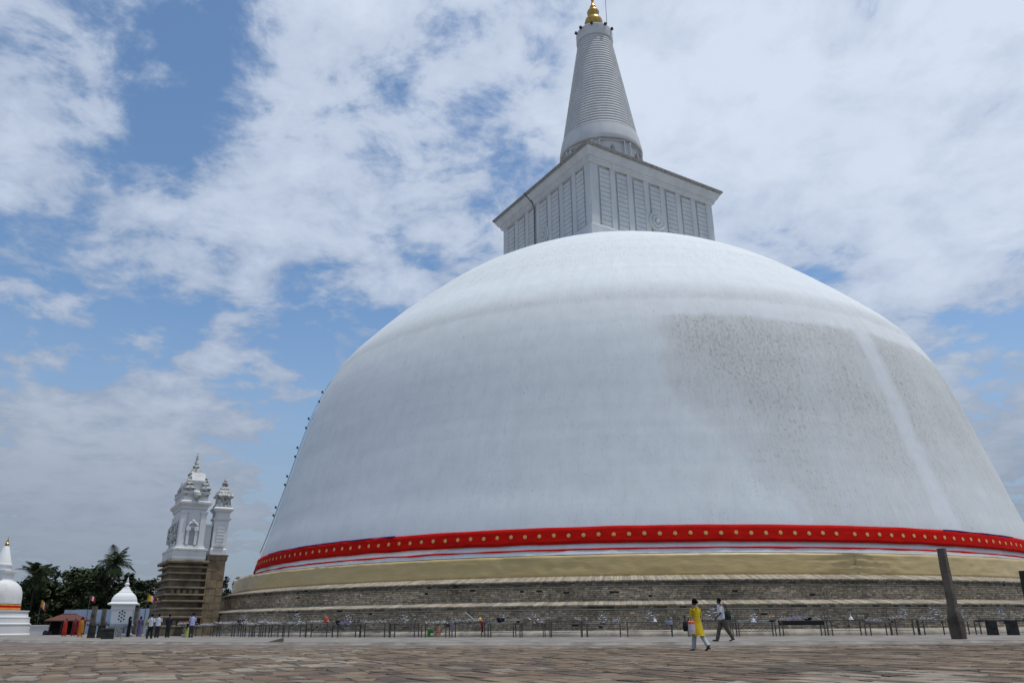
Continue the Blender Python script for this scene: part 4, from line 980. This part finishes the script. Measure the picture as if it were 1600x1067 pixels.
hanging(14, -1.0, .95, .45, .26, mat('lilac_cloth', (.25, .22, .35), None, .8, 4), 'pale lilac cloth hung beside the dark red cloth')
hanging(0, .2, .84, .42, .5, mat('maroon_cloth', (.13, .03, .03), None, .8, 4), 'dark maroon cloth hanging from the leftmost offering table')
hanging(19, 1.1, .9, .68, .5, mat('pale_blue_paper', (.30, .36, .45), None, .8, 4), 'pale blue sheet hanging from the table left of the woman in yellow')
fl_i = info[9]; q = world_at(fl_i[0], fl_i[4], .6, 0, .92)
o = MB().ball((0, 0, .2), .17, 9, 6, 1.5).build('flower_bunch', FLW_R, loc=q); tag(o, 'tall red and orange flower bunch standing on a table left of centre', 'flowers')
q = world_at(info[14][0], info[14][4], .8, 0, .92)
o = MB().ball((0, 0, .12), .15, 9, 6, 1.0).build('flower_bunch', FY, loc=q); tag(o, 'yellow flower bunch above the dark red hanging cloth', 'flowers')
b = MB(); b.tube([(0, 0, 0), (-.75, 0, .55)], .03, 6); o = b.build('white_stick', FLW_W, loc=world_at(info[14][0], info[14][4], .55, -.1, .95)); o.rotation_euler = (0, 0, info[14][4]+math.pi/2); tag(o, 'pale stick leaning up from the table with the yellow flowers', 'stick')

# ================================================================== people
def cloth(name, c, k=.7): return mat(name, c, tuple(x*k for x in c), .85, 6, 5, .3, 18)
def skin_mesh(verts, edges, name):
    me = bpy.data.meshes.new(name); me.from_pydata([v[0] for v in verts], edges, []); me.update()
    o = bpy.data.objects.new(name, me); col.objects.link(o)
    md = o.modifiers.new('skin', 'SKIN'); md.use_smooth_shade = True
    sv = me.skin_vertices[0].data
    for i, v in enumerate(verts):
        r = v[1]; sv[i].radius = r if isinstance(r, tuple) else (r, r)
    sv[0].use_root = True
    sb = o.modifiers.new('sub', 'SUBSURF'); sb.levels = 1; sb.render_levels = 1
    dg = bpy.context.evaluated_depsgraph_get(); ev = o.evaluated_get(dg); res = bpy.data.meshes.new_from_object(ev)
    bpy.data.objects.remove(o); bpy.data.meshes.remove(me)
    res.materials.clear(); res.materials.append(SKIN)
    res.polygons.foreach_set('use_smooth', [True]*len(res.polygons)); return res

def person(label, loc, face, height, top, bottom, pose='stand', swing=(.0, .0), knee=(0, 0), arms=((.1, .1), (.1, .1)), elbow=(.25, .25), garment='trousers', fingers=False, lean=0.0, hair='short', shoes=None, head_turn=0.0, group=None, top_len=.84, sleeves=True):
    """a figure facing local -Y; swing = forward angle of each leg, arms = (forward, outward) of each arm"""
    s = height/1.70
    t = thing('person', label, 'person', (loc[0], loc[1], loc[2] if len(loc) > 2 else PZ), face, group)
    V = []; E_ = []
    def add(p, r): V.append((Vector(p)*s, (r[0]*s, r[1]*s) if isinstance(r, tuple) else r*s)); return len(V)-1
    def con(*ids):
        for a, b in zip(ids, ids[1:]): E_.append((a, b))
    sit = pose == 'sit'
    hz = .13 if sit else .90
    ly = lambda z: -math.sin(lean)*(z-hz)
    pel = add((0, 0, hz), (.15, .105)); wa = add((0, ly(hz+.2), hz+.2), (.125, .09)); chs = add((0, ly(hz+.42), hz+.42), (.155, .10)); nb = add((0, ly(hz+.53), hz+.53), .075)
    nk = add((0, ly(hz+.58)-.01, hz+.58), .052); hd0 = add((0, ly(hz+.64)-.02, hz+.64), (.068, .08)); hd1 = add((0, ly(hz+.71)-.015, hz+.71), (.076, .095)); hd2 = add((0, ly(hz+.79), hz+.785), (.06, .075))
    con(pel, wa, chs, nb, nk, hd0, hd1, hd2)
    nose = add((0, ly(hz+.67)-.12, hz+.67), .014); con(hd0, nose)
    J = {}
    for sg, k in ((-1, 0), (1, 1)):
        if sit:
            hip = (sg*.10, -.04, hz); kn = (sg*.34, -.30, .13); an = (-sg*.02, -.40, .07); toe = (-sg*.14, -.42, .05)
        else:
            a = swing[k]; b = a-knee[k]; hip = (sg*.085, 0, hz-.06)
            kn = (sg*.09, -math.sin(a)*.42, hip[2]-math.cos(a)*.42); an = (sg*.09, kn[1]-math.sin(b)*.40, kn[2]-math.cos(b)*.40); c_ = b*.7
            toe = (sg*.10, an[1]-.15*math.cos(c_), an[2]-.05+.14*math.sin(c_))
        h_ = add(hip, .095); k_ = add(kn, .06); a_ = add(an, .038); t_ = add(toe, .033); con(pel, h_, k_, a_, t_)
        J['leg%d' % k] = (hip, kn, an, toe)
        fo, ou = arms[k]; zS = hz+.49; sh = Vector((sg*.175, ly(zS), zS))
        d1 = Vector((sg*math.sin(ou), -math.sin(fo), -math.cos(fo)*math.cos(ou))).normalized(); el = sh+d1*.29
        f2 = fo+elbow[k]; d2 = Vector((sg*math.sin(ou)*.5, -math.sin(f2), -math.cos(f2))).normalized(); wr = el+d2*.24; pm = wr+d2*.075
        s_ = add(sh, .062); e_ = add(el, .042); w_ = add(wr, .027); p_ = add(pm, (.022, .038)); con(nb, s_, e_, w_, p_)
        if fingers:
            side = Vector((0, 1, 0)).cross(d2); ax = Vector((0, -1, 0)); ax = (ax-d2*ax.dot(d2)).normalized(); inn = Vector((-sg, 0, 0))
            for q, (off, ln) in enumerate(((.030, .07), (.010, .082), (-.010, .076), (-.029, .058))):
                b0 = pm+ax*off+d2*.022; b1 = b0+d2*ln*.55; b2 = b1+(d2*.7+inn*.7).normalized()*ln*.5
                i0 = add(b0, .0095); i1 = add(b1, .009); i2 = add(b2, .0075); con(p_, i0, i1, i2)
            b0 = wr+d2*.03+ax*.036; b1 = b0+(ax*.6+d2).normalized()*.045; b2 = b1+(d2+inn*.4).normalized()*.035
            i0 = add(b0, .012); i1 = add(b1, .011); i2 = add(b2, .009); con(w_, i0, i1, i2)
        else:
            tp = pm+d2*.09; i0 = add(tp, (.012, .03)); con(p_, i0); th = add(wr+d2*.06+Vector((0, -.05, 0)), .013); con(w_, th)
        J['arm%d' % k] = (sh, el, wr)
    link('body', skin_mesh(V, E_, 'body'), t)
    def sc(b): b.v = [(x*s, y*s, z*s) for x, y, z in b.v]; return b
    # upper garment
    b = MB(); low = hz+.02 if garment == 'trousers' else hz+.02
    z0 = top_len
    def trow(z, rx, ry, oy=0): return (0, ly(z)+oy, z, rx, ry)
    if sit: rr = [trow(.02, .26, .20, -.02), trow(.14, .22, .17)]
    elif z0 < .75: rr = [(0, .02, z0, .25, .25), (0, .01, (z0+hz)/2, .225, .19), trow(hz, .195, .14)]
    else: rr = [trow(z0, .185, .135), trow(hz+.05, .18, .13)]
    rr += [trow(hz+.2, .165, .12), trow(hz+.36, .18, .13), trow(hz+.45, .18, .115), trow(hz+.51, .15, .095), trow(hz+.55, .095, .075), trow(hz+.575, .062, .062)]
    b.rings(rr, 18)
    if sleeves:
        for k in (0, 1):
            sh, el, wr = J['arm%d' % k]; sg_ = 1 if sh[0] > 0 else -1; b.tube([Vector(sh)+Vector((-.075*sg_, 0, .012)), Vector(sh)+Vector((-.03*sg_, 0, .004)), Vector(sh).lerp(el, .12), Vector(sh).lerp(el, .45), Vector(sh).lerp(el, .92)], [.030, .050, .066, .068, .064], 10)
    sc(b).build('shirt' if garment == 'trousers' else 'blouse', top, t, smooth=True)
    b = MB()
    if sit:
        for k in (0, 1):
            hip, kn, an, toe = J['leg%d' % k]; b.tube([hip, kn, Vector(kn).lerp(an, .8)], [.13, .10, .075], 10)
        sc(b).build('skirt', bottom, t, smooth=True)
    elif garment == 'trousers':
        b.rings([(0, 0, hz-.16, .17, .12), (0, 0, hz-.04, .18, .13), (0, 0, hz+.08, .165, .12)], 16)
        for k in (0, 1):
            hip, kn, an, toe = J['leg%d' % k]; a2 = Vector(kn).lerp(an, .93)
            b.tube([Vector(hip)+Vector((0, 0, .04)), Vector(hip).lerp(kn, .5), kn, Vector(kn).lerp(an, .5), a2], [.105, .098, .083, .078, .082], 12)
        sc(b).build('trousers', bottom, t, smooth=True)
    else:
        y0 = (J['leg0'][2][1]+J['leg1'][2][1])/2; w_ = abs(J['leg0'][2][1]-J['leg1'][2][1])*.4
        b.rings([(0, y0, .07, .19, .15+w_), (0, y0*.8, .3, .195, .15+w_*.6), (0, y0*.3, .6, .19, .145), (0, 0, hz, .19, .135), (0, ly(hz+.1), hz+.1, .165, .12)], 18)
        b.v = [(x*(1+.05*math.sin(6*math.atan2(y, x))), y*(1+.05*math.sin(6*math.atan2(y, x))), z) for x, y, z in b.v]
        sc(b).build('skirt', bottom, t, smooth=True)
        if garment == 'robe':      # the upper robe passing over one shoulder
            b = MB(); zz = hz
            b.rings([(0, 0, .36, .235, .20), (0, 0, .75, .235, .19), (.0, ly(1.1), 1.1, .23, .17), (.01, ly(1.3), 1.3, .22, .15), (.02, ly(1.41), 1.41, .17, .10), (.03, ly(1.45), 1.45, .09, .075)], 18)
            sh, el, wr = J['arm1']; b.tube([sh, el, Vector(el).lerp(wr, .8)], [.10, .12, .13], 10)
            b.v = [(x*(1+.03*math.sin(7*math.atan2(y, x)+z*9)), y*(1+.03*math.sin(7*math.atan2(y, x)+z*9)), z) for x, y, z in b.v]
            sc(b).build('upper_robe', top, t, smooth=True)
    # hair and shoes
    if hair != 'none':
        b = MB(); hc = Vector((0, ly(hz+.74)+.006, hz+.722)); n = 14; m = 8; vs = []
        for i in range(m+1):
            th = math.pi*.66*i/m if hair == 'short' else math.pi*.74*i/m
            for k in range(n):
                a = 2*math.pi*k/n; fr = max(0, -math.sin(a)); tt = th*(1-.38*fr)
                vs.append(hc+Vector((.083*math.sin(tt)*math.cos(a), .099*math.sin(tt)*math.sin(a), .105*math.cos(tt))))
        b.add(vs, [(i*n+k, (i+1)*n+k, (i+1)*n+(k+1) % n, i*n+(k+1) % n) for i in range(m) for k in range(n)])
        if hair == 'bun': b.ball((0, hc.y+.105, hc.z-.03), .055, 10, 8)
        if hair == 'long': b.tube([(0, hc.y+.08, hc.z), (0, hc.y+.11, hc.z-.15), (0, hc.y+.12, hc.z-.33)], [.06, .055, .02], 8)
        sc(b).build('hair', HAIR, t, smooth=True)
    if not sit:
        for k in (0, 1):
            hip, kn, an, toe = J['leg%d' % k]; an, toe = Vector(an), Vector(toe); d = (toe-an); d.z = 0 if abs(d.z) < .08 else d.z
            b = MB(); hl = an+Vector((0, .05, -.045)); b.tube([hl, an+Vector((0, -.02, -.035)), toe+Vector((0, -.02, 0)), toe+Vector((0, -.07, -.008))], [.038, .047, .04, .022], 9, .8)
            sc(b).build('shoe', shoes or STONE_DARK, t, smooth=True)
    t['_J'] = 0
    del t['_J']
    return t, s, J
YEL = cloth('yellow_cotton', (.62, .44, .02)); WSH = cloth('white_cotton', (.66, .66, .72), .85); LIL = cloth('lilac_cotton', (.40, .42, .66), .8)
PGREY = cloth('pale_grey_trousers', (.44, .48, .50), .8); BRN = cloth('brown_trousers', (.115, .095, .075)); DKT = cloth('black_trousers', (.018, .018, .02)); GRT = cloth('charcoal_trousers', (.035, .035, .038)); OLV = cloth('olive_trousers', (.07, .066, .048))
MRED = cloth('red_robe', (.50, .035, .015)); MMAR = cloth('maroon_robe', (.20, .022, .018)); MORG = cloth('orange_robe', (.55, .20, .025)); MRD2 = cloth('crimson_robe', (.52, .03, .04))
BLKC = cloth('black_cotton', (.012, .012, .016)); PUR = cloth('purple_print', (.16, .12, .28)); WHS = cloth('white_skirt', (.62, .60, .55), .85); LIM = cloth('lime_cotton', (.40, .46, .16)); FLO = cloth('floral_cotton', (.42, .26, .17), .3)

# the two walkers in front (both seen from behind or the side, walking)
t, s, J = person('woman in yellow tunic and pale trousers walking with bags, seen from behind', (5.90, 26.1, 0), R(213), 1.56, YEL, PGREY, swing=(-.36, .20), knee=(.30, .02), arms=((.05, .14), (.20, .12)), elbow=(.35, .5), fingers=True, hair='bun', top_len=.48, lean=.03)
b = MB(); b.rings([(0, -.01, 1.415, .085, .078), (0, -.012, 1.455, .078, .072), (0, -.015, 1.49, .066, .066)], 14); b.v = [(x*s, y*s, z*s) for x, y, z in b.v]; b.build('scarf', cloth('cream_scarf', (.6, .56, .52), .85), t, smooth=True)
wp = Vector((5.90, 26.1, 0)); Mw = Matrix.Rotation(R(213), 3, 'Z')
def carry(name, b, m, off, label, cat, base=wp, MM=Mw, parts=()):
    p = base+MM @ Vector(off); o = thing(name, label, cat, p, math.atan2(MM[1][0], MM[0][0])); b.build('bag_body', m, o, smooth=True)
    for nm, pb, pm in parts: pb.build(nm, pm, o, smooth=True)
    return o
bb = MB(); bb.rings([(0, 0, 0, .135, .07), (0, 0, .12, .145, .075), (0, 0, .30, .14, .07)], 14); tb = MB(); tb.rings([(0, 0, .301, .142, .072), (0, 0, .36, .145, .07), (0, 0, .40, .09, .03)], 14)
hb = MB(); hb.tube([(-.08, 0, .38), (-.05, 0, .52), (.05, 0, .52), (.08, 0, .38)], .01, 5)
carry('shopping_bag', bb, cloth('pale_pink_plastic', (.62, .50, .52), .9), (.30, .06, .50), 'pale pink bag with orange top in the yellow-clad woman\'s hand', 'bag', parts=(('bag_top', tb, cloth('orange_plastic', (.72, .16, .06))), ('handle', hb, WHS)))
bb = MB(); bb.rings([(0, 0, 0, .07, .05), (0, 0, .1, .10, .06), (0, 0, .27, .08, .05), (0, 0, .31, .03, .02)], 12); hb = MB(); hb.tube([(-.04, 0, .28), (0, 0, .5), (.04, 0, .28)], .012, 5)
carry('handbag', bb, BLKC, (.47, -.05, .58), 'small black bag at the left hip of the woman in yellow', 'bag', parts=(('handle', hb, BLKC),))
t, s, J = person('man in white shirt and brown trousers striding to the left', (9.05, 35.1, PZ), R(-82), 1.74, WSH, BRN, swing=(.34, -.36), knee=(.06, .26), arms=((-.22, .1), (.28, .12)), elbow=(.3, .55), fingers=True, lean=.09)
bb = MB(); bb.rings([(0, 0, 0, .11, .12), (0, 0, .1, .12, .14), (0, 0, .33, .10, .12), (0, 0, .40, .05, .06)], 12)
hb = MB(); hb.tube([(0, .0, .38), (.02, -.12, .62), (.03, -.2, .74)], .016, 5)
carry('shoulder_bag', bb, cloth('dark_green_canvas', (.02, .035, .032)), (.12, .24, .86), 'dark shoulder bag on the back of the striding man', 'bag', Vector((9.05, 35.1, PZ)), Matrix.Rotation(R(-82), 3, 'Z'), (('strap', hb, BLKC),))

# monks by the hut
person('monk in bright red robe, leftmost of the group by the hut', (-41.6, 75.0), R(150), 1.60, MRED, MRED, garment='robe', hair='none', swing=(.15, -.1), sleeves=False, group='monks walking by the hut')
person('monk in dark maroon robe in the middle of the group', (-41.6, 76.6), R(160), 1.60, MMAR, MMAR, garment='robe', hair='none', swing=(.1, -.15), sleeves=False, group='monks walking by the hut')
person('monk in crimson robe partly behind the orange one', (-40.7, 75.9), R(160), 1.62, MRD2, MRD2, garment='robe', hair='none', swing=(.1, -.1), sleeves=False, group='monks walking by the hut')
person('person in ochre orange robe, rightmost of the group by the hut', (-36.0, 67.4), R(165), 1.56, MORG, MORG, garment='robe', hair='short', swing=(.12, -.16), sleeves=False, group='monks walking by the hut')
# visitors between the shrine and the tower
person('woman in a black dress standing beside the shrine', (-30.7, 64.6), R(140), 1.54, BLKC, BLKC, garment='skirt', hair='long')
person('woman in a purple patterned dress beside the woman in black', (-31.1, 67.3), R(170), 1.58, PUR, PUR, garment='skirt', hair='bun', swing=(.1, -.1))
person('person in a yellow top and long white skirt in the background', (-35.4, 78.2), R(10), 1.64, YEL, WHS, garment='skirt', hair='long')
person('man in white shirt and black trousers walking ahead of the tower', (-24.4, 54.4), R(170), 1.56, WSH, DKT, swing=(.12, -.14), knee=(.02, .15), arms=((.1, .2), (-.1, .2)))
person('man in white shirt and charcoal trousers behind the walking man', (-25.6, 58.2), R(195), 1.62, WSH, GRT, arms=((.2, .1), (.4, .15)), elbow=(.6, .9))
person('man in dark clothes at the corner of the tower base', (-25.35, 59.4), R(185), 1.62, cloth('navy_cotton', (.02, .022, .035)), GRT)
person('man in a lilac shirt and olive trousers standing at the offering tables', (-23.3, 58.6), R(200), 1.68, LIL, OLV, arms=((.3, .1), (.5, .1)), elbow=(.8, .9), lean=.12)
person('seated person in a lime green top by the leftmost tables', (-24.3, 60.3), R(190), 1.70, LIM, LIL, pose='sit', hair='long', arms=((.3, .2), (.3, .2)), elbow=(.9, .9))
person('woman in a floral top sitting on the pavement before the terrace', (-5.1, 54.6), R(200), 1.72, FLO, cloth('cream_cotton', (.55, .5, .42), .85), pose='sit', hair='bun', arms=((.3, .2), (.3, .2)), elbow=(.9, .9))
b = MB(); b.box(-.19, .19, -.09, .09, 0, .46, taper=.015); o = thing('carrier_bag', 'green carrier bag beside the sitting woman', 'bag', (-5.65, 54.9, PZ), R(10)); b.build('bag_body', cloth('green_plastic', (.04, .22, .03)), o)
for x in (-.1, .1): MB().tube([(x-.05, -.05, .44), (x-.04, -.05, .56), (x+.04, -.05, .56), (x+.05, -.05, .44)], .012, 5).build('handle', WHS, o)
